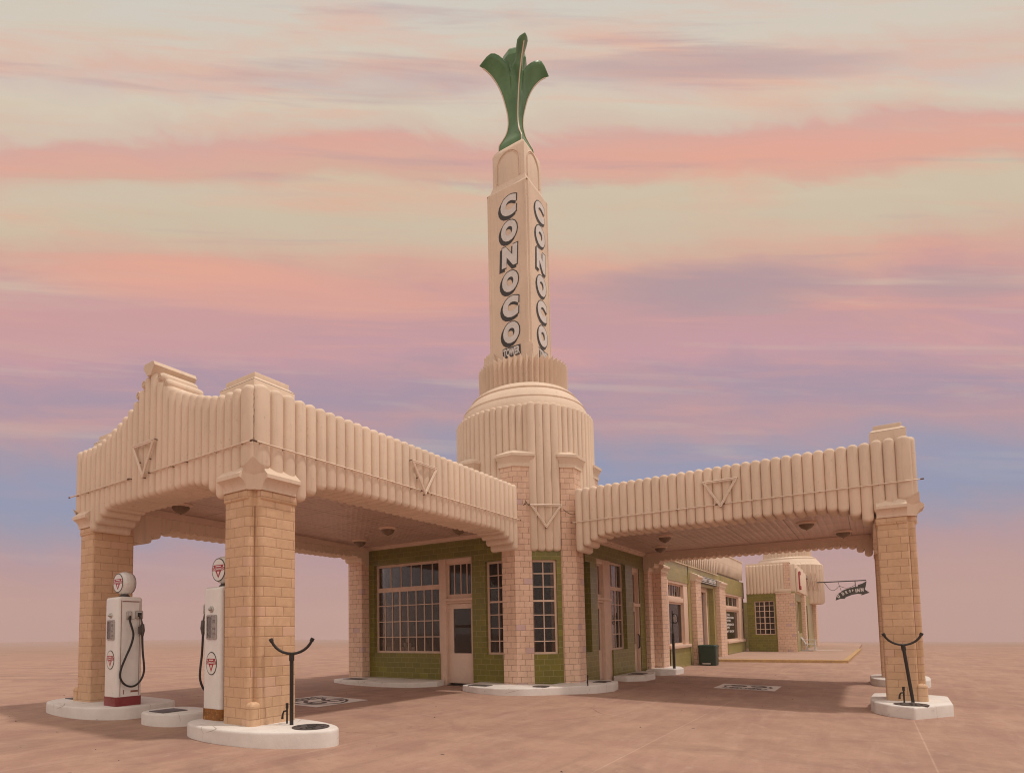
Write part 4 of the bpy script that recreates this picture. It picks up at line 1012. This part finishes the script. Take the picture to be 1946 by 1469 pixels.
# parapet with hanging points
mb = MB(); E = lin(5.8, 15.6, 28)
for a, c in zip(E, E[1:]):
    mb.extrude([(a, 4.36), (c, 4.36), ((a+c)/2+.015, 3.70), ((a+c)/2-.015, 3.70)], P_W, -.02, .03)
mb.fbox(P_W, 5.8, XE, -.3, .035, 4.36, 4.80); mb.fbox(P_W, 5.8, XE, -.34, .06, 4.80, 4.86)
mb.fbox(P_W, 5.8, 15.62, .0, .045, 3.65, 3.675)
E = lin(15.62, XE, 22)
for a, c in zip(E, E[1:]): mb.extrude([(a, 4.37), (c, 4.37), ((a+c)/2+.015, 3.80), ((a+c)/2-.015, 3.80)], P_W, -.02, .03)
mb.build('parapet', 'cream_far', WG, smooth=0)
mb = MB(); mb.fbox(P_W, 5.7, 23, -6, -.24, 3.72, 4.3); mb.fbox(P_W, 5.7, 23, -6, -5.8, -.6, 3.72); mb.build('roof_slab', 'roofing', WG, smooth=0)
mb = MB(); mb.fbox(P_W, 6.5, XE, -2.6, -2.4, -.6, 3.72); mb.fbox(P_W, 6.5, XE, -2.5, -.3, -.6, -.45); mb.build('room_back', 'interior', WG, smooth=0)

# ------------------------------------------------------------------ cafe with its own corner tower
CF = empty('cafe_building', (0, 0, 0), 'cream and green cafe with a fluted corner tower at the far end of the wing', 'building')
P_C = frame((-XE, 0), (0, 1), (1, 0)); P_Y = frame((0, 4.42), (-1, 0), (0, 1))
wall(P_C, 'wall', [(2.05, 2.42, -.7, 3.1), (2.42, 3.40, 2.64, 3.1), (2.42, 3.40, -.7, .80), (3.40, 3.5, -.7, 3.1)], 'green', CF)
window(P_C, 2.42, 3.40, .80, 2.64, [2.66, 2.90, 3.14], [1.1, 1.42, 1.75, 2.08, 2.38], d=-.08, fw=.045, bw=.028, parent=CF, glass='glass_far', thick_cols=(1,))
mb = MB(); mb.fbox(P_C, 2.45, 3.3, -1.3, -1.2, .3, 2.2); mb.build('pale_backdrop', 'curtain', CF, smooth=0)  # plain pale panel set behind the window
mb = MB(); slab_row(mb, P_C, lin(2.06, 3.92, 11), lambda i, u: 3.03, lambda i, u: 4.62, T=.3, bulge=.05, rr=.05, h=.05, top_h=.03); mb.fbox(P_C, 2.06, 4.2, -.5, -.02, 4.60, 4.72); mb.build('fluted_band', 'cream_far', CF)
mb = MB(); mb.fbox(P_C, 3.92, 4.2, -.4, .06, 3.2, 4.66); mb.build('corner_block', 'brick2', CF, smooth=0)
p = box_pil(P_C, 3.48, 4.40, .05, 3.0, mat='brick2', parent=CF, zb=-.7)
mb = MB(); mb.fbox(P_C, 3.46, 4.22, -.2, .12, 3.0, 3.10); mb.fbox(P_C, 3.46, 4.22, -.2, .17, 3.10, 3.24); mb.build('capital', 'cream_far', p, bevel=.02, smooth=40)
mb = MB(); mb.fbox(P_C, 2.06, 4.42, -14, -.3, 4.3, 4.5); mb.build('roof_slab', 'roofing', CF, smooth=0)
# long side facing right
wall(P_Y, 'wall', [(XE-.03, XE+.35, -.8, 3.1), (XE+.35, 25.2, -.8, .85), (XE+.35, 25.2, 2.6, 3.1), (25.2, 27.6, -.8, 3.1), (27.6, 29.4, 2.5, 3.1), (29.4, 35.2, -.8, 3.1)], 'green_lit', CF)
window(P_Y, XE+.35, 25.2, .85, 2.6, [23.4, 24.2], [], d=-.15, fw=.12, parent=CF, bw=.25, glass='glass_far')
box_pil(P_Y, 25.4, 26.2, .18, 3.0, mat='brick2', parent=CF, zb=-.8); box_pil(P_Y, 33.6, 35.2, .18, 2.9, mat='brick2', parent=CF, zb=-.8)
mb = MB(); mb.fbox(P_Y, 27.6, 29.4, -.3, -.2, -.8, 2.5); mb.build('door', 'void', CF, smooth=0)
mb = MB(); slab_row(mb, P_Y, lin(XE, 27.2, 24), lambda i, u: 3.0, lambda i, u: 4.60, T=.4, bulge=.05, rr=.05, h=.05, top_h=.03); mb.build('fluted_band', 'cream_far', CF)
mb = MB(); mb.fbox(P_Y, 20.75+1.65, 27.3, .05, .16, 3.06, 4.36); sb = mb.build('sign_board', 'cream_far', CF, bevel=.02, smooth=30)
mb = MB(); mb.fbox(P_Y, 22.55, 22.85, .16, .22, 3.25, 4.15); mb.fbox(P_Y, 22.75, 23.15, .16, .24, 3.20, 3.42); mb.fbox(P_Y, 22.75, 23.15, .16, .24, 4.0, 4.2); mb.build('sign_letter', 'neonred', sb, bevel=.03, smooth=40)
# tower
FT = (-32.9, 3.1); rows = []
mb = MB()
nf = 38; Rr_ = 2.08
for i in range(nf):
    a0, a1 = 2*pi*i/nf, 2*pi*(i+1)/nf; rows = []; am = (a0+a1)/2
    lowf = 2.7 if abs(math.degrees(am)-60) > 28 else 2.7
    for t in (-1, -.7, 0, .7, 1):
        c = sqrt(max(0, 1-t*t)); a = am+(a1-a0)/2*t; D = Rr_-.04+.07*c
        rows.append([(FT[0]+r*cos(a), FT[1]+r*sin(a), z) for r, z in ((.9, lowf), (D-.1, lowf), (D, lowf+.12), (D, 5.30), (D-.1, 5.38), (.9, 5.4))])
    mb.grid(rows)
mb.build('tower_drum', 'cream_far', CF, smooth=40)
mb = MB(); mb.lathe([(1.96, 5.3), (1.98, 5.38), (1.86, 5.58), (1.74, 5.72), (1.74, 5.80), (1.52, 5.90), (1.0, 5.92)], (FT[0], FT[1], 0), 48); mb.build('tower_dome', 'cream_far', CF, smooth=25)
mb = MB(); rows = [[], [], []]
for i in range(80):
    a = 2*pi*i/80; r = 1.46 if i % 2 else 1.35
    for row, (rr, z) in zip(rows, ((r, 5.9), (r, 7.0), (r-.3, 6.9))): row.append((FT[0]+rr*cos(a), FT[1]+rr*sin(a), z))
mb.grid(rows, True); mb.lathe([(1.3, 6.8), (.3, 6.9)], (FT[0], FT[1], 0), 24); mb.build('tower_crown', 'cream_far', CF, smooth=0)
mb = MB(); mb.prism([(-35.2, .2), (-30.3, .2), (-30.3, 4.3), (-35.2, 4.3)], -.9, 2.9); mb.build('tower_base', 'green_lit', CF, smooth=0)
# three-stroke neon ornament on the drum
mb = MB()
for k in range(4):
    a0 = .42+.16*k; q = lambda a, z: (FT[0]+(Rr_+.12)*cos(a), FT[1]+(Rr_+.12)*sin(a), z)
    mb.tube([q(a0, 4.7), q(a0+.09, 3.55), q(a0+.14, 4.2)], .03, 6)
mb.tube([q(.35, 4.98), q(1.25, 4.98)], .02, 5)
mb.build('neon_tube', 'trim', CF, smooth=60)

# arrow sign on its bracket
HS_ = empty('hanging_sign', (-31, 5.15, 4.03), 'dark arrow shaped hanging sign with pale lettering on an iron bracket beside the cafe tower', 'hanging sign')
P_S = lambda u, d, z: (d, u-5.15, z-4.03)
mb = MB(); mb.tube([P_S(4.9, 0, 4.04), P_S(7.52, 0, 4.03)], .035, 8); mb.tube([P_S(6.95, 0, 4.03), P_S(6.95, 0, 3.66)], .022, 6)
mb.tube([P_S(6.05, 0, 4.03), P_S(6.2, 0, 3.42)], .012, 5)
mb.tube([P_S(5.3+.09*k, .03, 4.06-.42*sin(pi*min(1, k/9))-(.30+.16*sin(pi*(k-9)/9) if k > 9 else .30*k/9)) for k in range(19)], .014, 5)
mb.build('bracket', 'iron', HS_, smooth=60)
arrow = [(5.87, 2.84), (5.93, 3.08), (6.05, 3.28), (6.22, 3.38), (6.22, 3.43), (6.5, 3.55), (6.85, 3.64), (7.08, 3.68), (7.08, 3.76), (7.3, 3.83), (7.54, 3.98), (7.50, 3.72), (7.43, 3.46), (7.66, 3.25), (7.22, 3.10), (7.26, 3.17), (7.05, 3.21), (6.76, 3.16), (6.5, 3.06), (6.36, 2.98), (6.4, 2.93), (6.12, 2.93)]
mb = MB(); mb.extrude(arrow, P_S, -.07, .07); bd = mb.build('arrow_board', 'signgreen', HS_, smooth=0)
cx0, cz0 = 6.06, 3.02
for ch, u, z, hgt, rot in (('U', 6.03, 2.955, .24, .55), ('D', 6.27, 3.13, .20, .42), ('R', 6.45, 3.22, .19, .33), ('O', 6.62, 3.30, .17, .25), ('P', 6.78, 3.36, .13, .18), ('I', 6.95, 3.29, .22, .08), ('N', 7.03, 3.31, .23, .06), ('N', 7.22, 3.33, .24, .04)):
    wd = hgt*(.25 if ch == 'I' else .62)
    R2 = Matrix.Rotation(rot, 2)
    def Pq(a, d, c, u=u, z=z, R2=R2):
        q = R2 @ Vector((a, c)); return P_S(u+q.x, d, z+q.y)
    text_mesh('letter', ch, 'whitesign', bd, Pq, 0, wd, 0, hgt, .07, .085, .07)

# sidewalk and yellow kerb in front of the cafe
kz = .12
mb = MB(); poly = [(-11.9, 1.9), (-13.25, 2.35), (-15.1, 6.68), (-30, 6.95), (-42, 7.0), (-42, 2.2), (-22.4, 2.1), (-22.4, 1.9)]
S = lambda x, y, dz=0: (x, y, gz(x, min(y, 9))+kz+dz)
mb.face([S(*p) for p in poly]); mb.face([S(x, y, -.6) for x, y in poly][::-1])
for i in range(len(poly)):
    a, c = poly[i], poly[(i+1) % len(poly)]; mb.face([S(*a), S(*c), S(*c, -.6), S(*a, -.6)])
kind(mb.build('sidewalk', 'walk', smooth=0), 'structure')
mb = MB()
kp = [(-13.0, 2.3), (-15.0, 6.78), (-30, 7.07)]
for (a, c) in zip(kp, kp[1:]):
    dx, dy = c[0]-a[0], c[1]-a[1]; L_ = math.hypot(dx, dy); nx, ny = dy/L_*.1, -dx/L_*.1
    o_ = (nx, ny) if (nx+ny) > 0 or True else (-nx, -ny)
    n_ = 14
    def pt(t, s, dz): return (a[0]+dx*t-o_[0]*s*1.0, a[1]+dy*t-o_[1]*s*1.0, gz(a[0]+dx*t, a[1]+dy*t)+dz)
    sgn = -1 if (c[1]-a[1]) > 3 else -1
    mb.grid([[pt(k/n_, 1.4, kz+.006), pt(k/n_, .15, kz+.006), pt(k/n_, -.12, kz-.01), pt(k/n_, -.14, -.3)] for k in range(n_+1)])
kind(mb.build('yellow_kerb', 'yellow', smooth=0), 'structure')
mb = MB()
mb.grid([[(-25.75, 5.0+.16*k, gz(0, 5.0+.16*k)+kz+.006), (-25.45, 5.0+.16*k, gz(0, 5.0+.16*k)+kz+.006)] for k in range(9)])
kind(mb.build('painted_line', 'emblemwhite', smooth=0), 'structure')

# rocking chair
RC = empty('rocking_chair', (-24.4, 4.72, gz(-24, 4.7)+kz), 'white wooden rocking chair on the cafe sidewalk beside the green wall', 'rocking chair')
mb = MB()
for y in (-.27, .27):
    pass
for k in range(5):
    x = -.26+.13*k; mb.face([(x-.055, -.36, .86), (x+.055, -.36, .86), (x+.055, -.10, .40), (x-.055, -.10, .40)]); mb.face([(x-.055, -.385, .85), (x-.055, -.125, .39), (x+.055, -.125, .39), (x+.055, -.385, .85)])
mb.build('backrest', 'whitesign', RC, smooth=0)
mb = MB(); mb.box(-.3, .3, -.12, .38, .36, .40); mb.build('seat', 'whitesign', RC, bevel=.008, smooth=30)
for x in (-.3, .3):
    mb = MB(); mb.tube([(x, -.45+.09*k, .03+.06*((k-5)/5)**2) for k in range(11)], .022, 6); mb.build('rocker', 'whitesign', RC, smooth=50)
    mb = MB(); mb.tube([(x, -.36, .86), (x, -.1, .40), (x, -.02, .06)], .025, 6); mb.build('leg', 'whitesign', RC, smooth=50)
    mb = MB(); mb.tube([(x, .36, .60), (x, .34, .06)], .025, 6); mb.build('leg', 'whitesign', RC, smooth=50)
    mb = MB(); mb.box(x-.04, x+.04, -.25, .44, .60, .63); mb.build('armrest', 'whitesign', RC, smooth=0)

# bin
TB = empty('litter_bin', (-10.65, 2.40, gz(-10.3, 2.4)), 'dark green square litter bin in front of the garage doorway', 'litter bin')
mb = MB(); rows = []
for s, z in ((.93, 0), (.94, .02), (1.0, .70)): rows.append([(x*s, y*s, z) for x, y in roundpoly([(.32, .32), (-.32, .32), (-.32, -.32), (.32, -.32)], .07, 4)])
bs = mb.grid(rows, True); mb.build('body', 'bin', TB, smooth=40)
mb = MB(); rows = []
for s, z in ((1.0, .69), (1.05, .70), (1.05, .745), (1.0, .775), (.9, .79), (.8, .78), (.78, .70)): rows.append([(x*s, y*s, z) for x, y in roundpoly([(.32, .32), (-.32, .32), (-.32, -.32), (.32, -.32)], .07, 4)])
bs = mb.grid(rows, True); mb.idx([bs[-1]+i for i in range(len(rows[0]))]); mb.build('rim', 'bin', TB, smooth=40)
mb = MB(); mb.box(.295, .306, -.18, .12, .05, .10); mb.build('label_strip', 'dialwhite', TB, smooth=0)

# star post
SP = empty('star_post', (-5.53, 2.42, gz(-5.5, 2.4)+.17), 'black iron post carrying a ringed star in front of the first garage window', 'sign post')
mb = MB(); mb.box(-.035, .035, -.035, .035, 0, 1.12); mb.tube([(0, 0, 1.1), (0, 0, 1.85)], .018, 8); mb.build('post', 'iron', SP, smooth=30)
mb = MB(); C_ = Vector((0, .08, 1.60)); mb.tube([C_+Vector((0, .085*cos(a), .155*sin(a))) for a in [2*pi*k/24 for k in range(25)]], .014, 6)
mb.tube([(0, 0, 1.74), (0, .06, 1.75)], .012, 6); mb.tube([(0, 0, 1.46), (0, .06, 1.45)], .012, 6)
st = []
for k in range(10):
    a = pi/2+2*pi*k/10; r = 1 if k % 2 == 0 else .42; st.append((C_.y+.078*r*cos(a), C_.z+.145*r*sin(a)))
rg = mb.build('ring', 'iron', SP, smooth=50)
mb = MB(); mb.extrude(st, lambda u, d, z: (d, u, z), -.012, .012); mb.build('star', 'whitesign', rg, smooth=0)

# small stones scattered over the paving (nobody would count them)
mb = MB(); rnd = random.Random(3)
for k in range(110):
    x, y = rnd.uniform(-8, 12), rnd.uniform(-7, 9)
    if 9.9 < x and y > 5: continue
    r = rnd.choice((.008, .012, .018)); z = gz(x, y)
    b_ = mb.add([(x+r*rnd.uniform(.7, 1.3)*cos(a), y+r*rnd.uniform(.7, 1.3)*sin(a), z-.002) for a in (0, 1.6, 3.1, 4.7)]+[(x+r*.2, y, z+r*.8)])
    for i in range(4): mb.idx([b_+i, b_+(i+1) % 4, b_+4])
g_ = kind(mb.build('loose_gravel', 'lid', smooth=0), 'stuff')

# ------------------------------------------------------------------ sky, sun, haze, camera
W = bpy.data.worlds.new('World'); SC.world = W; W.use_nodes = True
t = NT.__new__(NT); t.m = W; t.t = W.node_tree; t.t.nodes.clear()
SUN = Vector((-.19, .35, 1.0)).normalized()
el = math.asin(SUN.z); az = math.atan2(SUN.x, SUN.y)
nish = t.n('ShaderNodeTexSky'); nish.sky_type = 'NISHITA'; nish.sun_disc = False; nish.sun_elevation = el; nish.sun_rotation = az
dirv = t.n('ShaderNodeTexCoord').outputs['Generated']
sp = t.n('ShaderNodeSeparateXYZ', ins={0: dirv})
# the cloud streaks run level along one compass direction, like a distant wall of cloud
fwd = t.math('ADD', t.math('MULTIPLY', sp.outputs[0], -.815), t.math('MULTIPLY', sp.outputs[1], -.579))
side = t.math('ADD', t.math('MULTIPLY', sp.outputs[0], -.579), t.math('MULTIPLY', sp.outputs[1], .815))
hl = t.math('SQRT', t.math('ADD', t.math('POWER', fwd, 2.0), t.math('MULTIPLY', t.math('POWER', side, 2.0), .06)))
hl = t.math('MAXIMUM', hl, .12)
e = t.math('DIVIDE', sp.outputs[2], hl)                       # tangent of the elevation
cx = t.math('DIVIDE', sp.outputs[0], hl); cy = t.math('DIVIDE', sp.outputs[1], hl)
az_ = t.math('ADD', t.math('MULTIPLY', cx, -.579), t.math('MULTIPLY', cy, .815))   # left (-) to right (+)
def cloud(sx, sz, seed, tilt=0.0, detail=6, rough=.6, dist=.4):
    v = t.n('ShaderNodeCombineXYZ', ins={0: t.math('MULTIPLY_ADD', cx, sx, seed), 1: t.math('MULTIPLY', cy, sx), 2: t.math('MULTIPLY', t.math('ADD', e, t.math('MULTIPLY', az_, tilt)), sz)}).outputs[0]
    return t.noise(v, 1.0, detail, rough, dist)
n1 = cloud(2.5, 4.6, 3.1, .3); n2 = cloud(1.3, 17, 11.7, .05, 5, .58, .45); n3 = cloud(1.6, 9, 23.4, .12); n4 = cloud(2.4, 44, 7.3, .04, 4, .55, .3)
ew = t.math('ADD', e, t.math('MULTIPLY', t.math('SUBTRACT', n1, .5), .20))
ramp = t.n('ShaderNodeValToRGB', ins={0: t.math('DIVIDE', ew, 1.2)})
def lin_(c): return tuple(((x/255)/12.92 if x <= 10 else ((x/255+.055)/1.055)**2.4) for x in c)
stops = [(0.0, (184, 152, 146)), (.073, (184, 150, 148)), (.11, (178, 148, 154)), (.147, (157, 149, 166)), (.183, (137, 149, 177)), (.22, (143, 150, 177)), (.257, (159, 150, 168)), (.294, (182, 150, 158)), (.33, (166, 147, 164)), (.367, (178, 149, 162)), (.404, (198, 155, 161)), (.44, (196, 154, 157)), (.5, (203, 158, 153)), (.544, (212, 172, 153)), (.588, (207, 190, 165)), (.64, (208, 193, 168)), (.66, (214, 174, 154)), (.69, (218, 171, 155)), (.715, (214, 170, 158)), (.735, (212, 190, 172)), (.772, (214, 202, 182)), (.81, (210, 194, 182)), (.838, (216, 188, 172)), (.87, (212, 202, 186)), (1.0, (208, 204, 194))]
cr = ramp.color_ramp
while len(cr.elements) > 1: cr.elements.remove(cr.elements[-1])
for i, (p_, c_) in enumerate(stops):
    el_ = cr.elements[0] if i == 0 else cr.elements.new(p_)
    el_.position = p_; el_.color = (*lin_(c_), 1)
col = ramp.outputs[0]
up = t.mapr(e, .30, .5)
peach, mauve, cream = lin_((233, 167, 142)), lin_((180, 150, 158)), lin_((213, 198, 174))
col = t.mix(t.math('MULTIPLY', t.mapr(n3, .50, .70, 0, .5), up), col, peach)
col = t.mix(t.math('MULTIPLY', t.mapr(n2, .55, .72, 0, .55), t.mapr(e, .15, .5, .2, 1)), col, cream)
col = t.mix(t.math('MULTIPLY', t.mapr(n2, .28, .42, .5, 0), t.mapr(e, .25, .5)), col, mauve)
col = t.mix(t.math('MULTIPLY', t.mapr(n4, .55, .75, 0, .30), t.mapr(e, .2, .45, .2, 1)), col, peach)
def patch(az0, e0, ha, he, c, amt, tilt=0.0):
    """a soft cloud bank"""
    global col
    dx = t.math('DIVIDE', t.math('SUBTRACT', az_, az0), ha); dz = t.math('DIVIDE', t.math('SUBTRACT', t.math('ADD', t.math('ADD', e, t.math('MULTIPLY', t.math('SUBTRACT', az_, az0), tilt)), t.math('MULTIPLY', t.math('SUBTRACT', n2, .5), .12)), e0), he)
    r = t.math('ADD', t.math('MULTIPLY', dx, dx), t.math('MULTIPLY', dz, dz))
    r = t.math('ADD', r, t.math('MULTIPLY', t.math('SUBTRACT', t.math('ADD', t.math('MULTIPLY', n4, .5), t.math('MULTIPLY', n3, .5)), .5), 1.8))
    col = t.mix(t.mapr(r, .1, 1.2, amt, 0), col, lin_(c))
SKYPATCH = True
patch(.47, .585, .26, .05, (176, 151, 156), .9)
patch(.88, .58, .14, .035, (180, 153, 156), .7)
patch(.48, .985, .34, .035, (190, 165, 163), .85)
patch(.65, .82, .6, .045, (230, 166, 145), .6)
patch(-.35, .60, .40, .04, (230, 168, 146), .85, .12)
patch(-.5, .52, .35, .05, (198, 155, 160), .6, .10)
patch(-.55, .55, .5, .07, (206, 158, 156), .7)
patch(.15, .70, .9, .055, (206, 190, 166), .6)
patch(-.6, .76, .5, .028, (208, 194, 172), .7)
# overhead and behind the camera the unseen sky is brightened to fill shaded faces
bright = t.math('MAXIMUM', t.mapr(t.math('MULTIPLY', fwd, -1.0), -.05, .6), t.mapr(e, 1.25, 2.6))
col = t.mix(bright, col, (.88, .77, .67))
col = t.vscale(col, (1.05, 1.04, 1.04))
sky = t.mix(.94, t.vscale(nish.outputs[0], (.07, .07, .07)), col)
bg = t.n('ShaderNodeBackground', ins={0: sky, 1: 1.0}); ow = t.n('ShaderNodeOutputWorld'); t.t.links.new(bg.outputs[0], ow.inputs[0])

sl = bpy.data.lights.new('sun', 'SUN'); sl.energy = 1.8; sl.angle = radians(2.5); sl.color = (1, .90, .80)
so_ = bpy.data.objects.new('sun', sl); COL.objects.link(so_); so_.rotation_euler = SUN.to_track_quat('Z', 'Y').to_euler(); so_.location = (0, 0, 40)

HAZE = True
if HAZE:
    mb = MB(); mb.box(-400, 300, -400, 400, -14, 20); hz = kind(mb.build('haze', 'white', smooth=0), 'stuff')
    hm = bpy.data.materials.new('haze_air'); hm.use_nodes = True; nt = hm.node_tree; nt.nodes.clear()
    v = nt.nodes.new('ShaderNodeVolumePrincipled'); v.inputs['Color'].default_value = (.78, .64, .62, 1); v.inputs['Density'].default_value = .0014; v.inputs['Anisotropy'].default_value = 0
    oo = nt.nodes.new('ShaderNodeOutputMaterial'); nt.links.new(v.outputs[0], oo.inputs['Volume'])
    hz.data.materials.clear(); hz.data.materials.append(hm)

cam = bpy.data.cameras.new('camera'); co = bpy.data.objects.new('camera', cam); COL.objects.link(co); SC.camera = co
f, px, py, pitch, roll, yaw = 1131.9062, 847.934, 1126.194, .0644, -.0146, .6175
cam.sensor_width = 36; cam.sensor_fit = 'HORIZONTAL'; cam.lens = 36*f/1946; cam.shift_x = (973-px)/1946; cam.shift_y = (py-734.5)/1946; cam.clip_end = 3000; cam.clip_start = .1
fw = Vector((-cos(yaw), -sin(yaw), 0)); rt = Vector((-sin(yaw), cos(yaw), 0)); upv = Vector((0, 0, 1))
fw2 = cos(pitch)*fw+sin(pitch)*upv; up2 = cos(pitch)*upv-sin(pitch)*fw
rt3 = cos(roll)*rt+sin(roll)*up2; up3 = cos(roll)*up2-sin(roll)*rt
co.matrix_world = Matrix(((rt3.x, up3.x, -fw2.x, 14.3433), (rt3.y, up3.y, -fw2.y, 7.6097), (rt3.z, up3.z, -fw2.z, 1.2409), (0, 0, 0, 1)))

vs = SC.view_settings; vs.view_transform = 'Standard'; vs.look = 'None'; vs.exposure = 0; vs.gamma = 1
SC.cycles.filter_width = 1.1; SC.render.engine = 'CYCLES'; SC.cycles.use_denoising = True; SC.cycles.max_bounces = 8; SC.cycles.transparent_max_bounces = 16; SC.cycles.volume_bounces = 1
try: SC.cycles.denoiser = 'OPENIMAGEDENOISE'
except Exception: pass
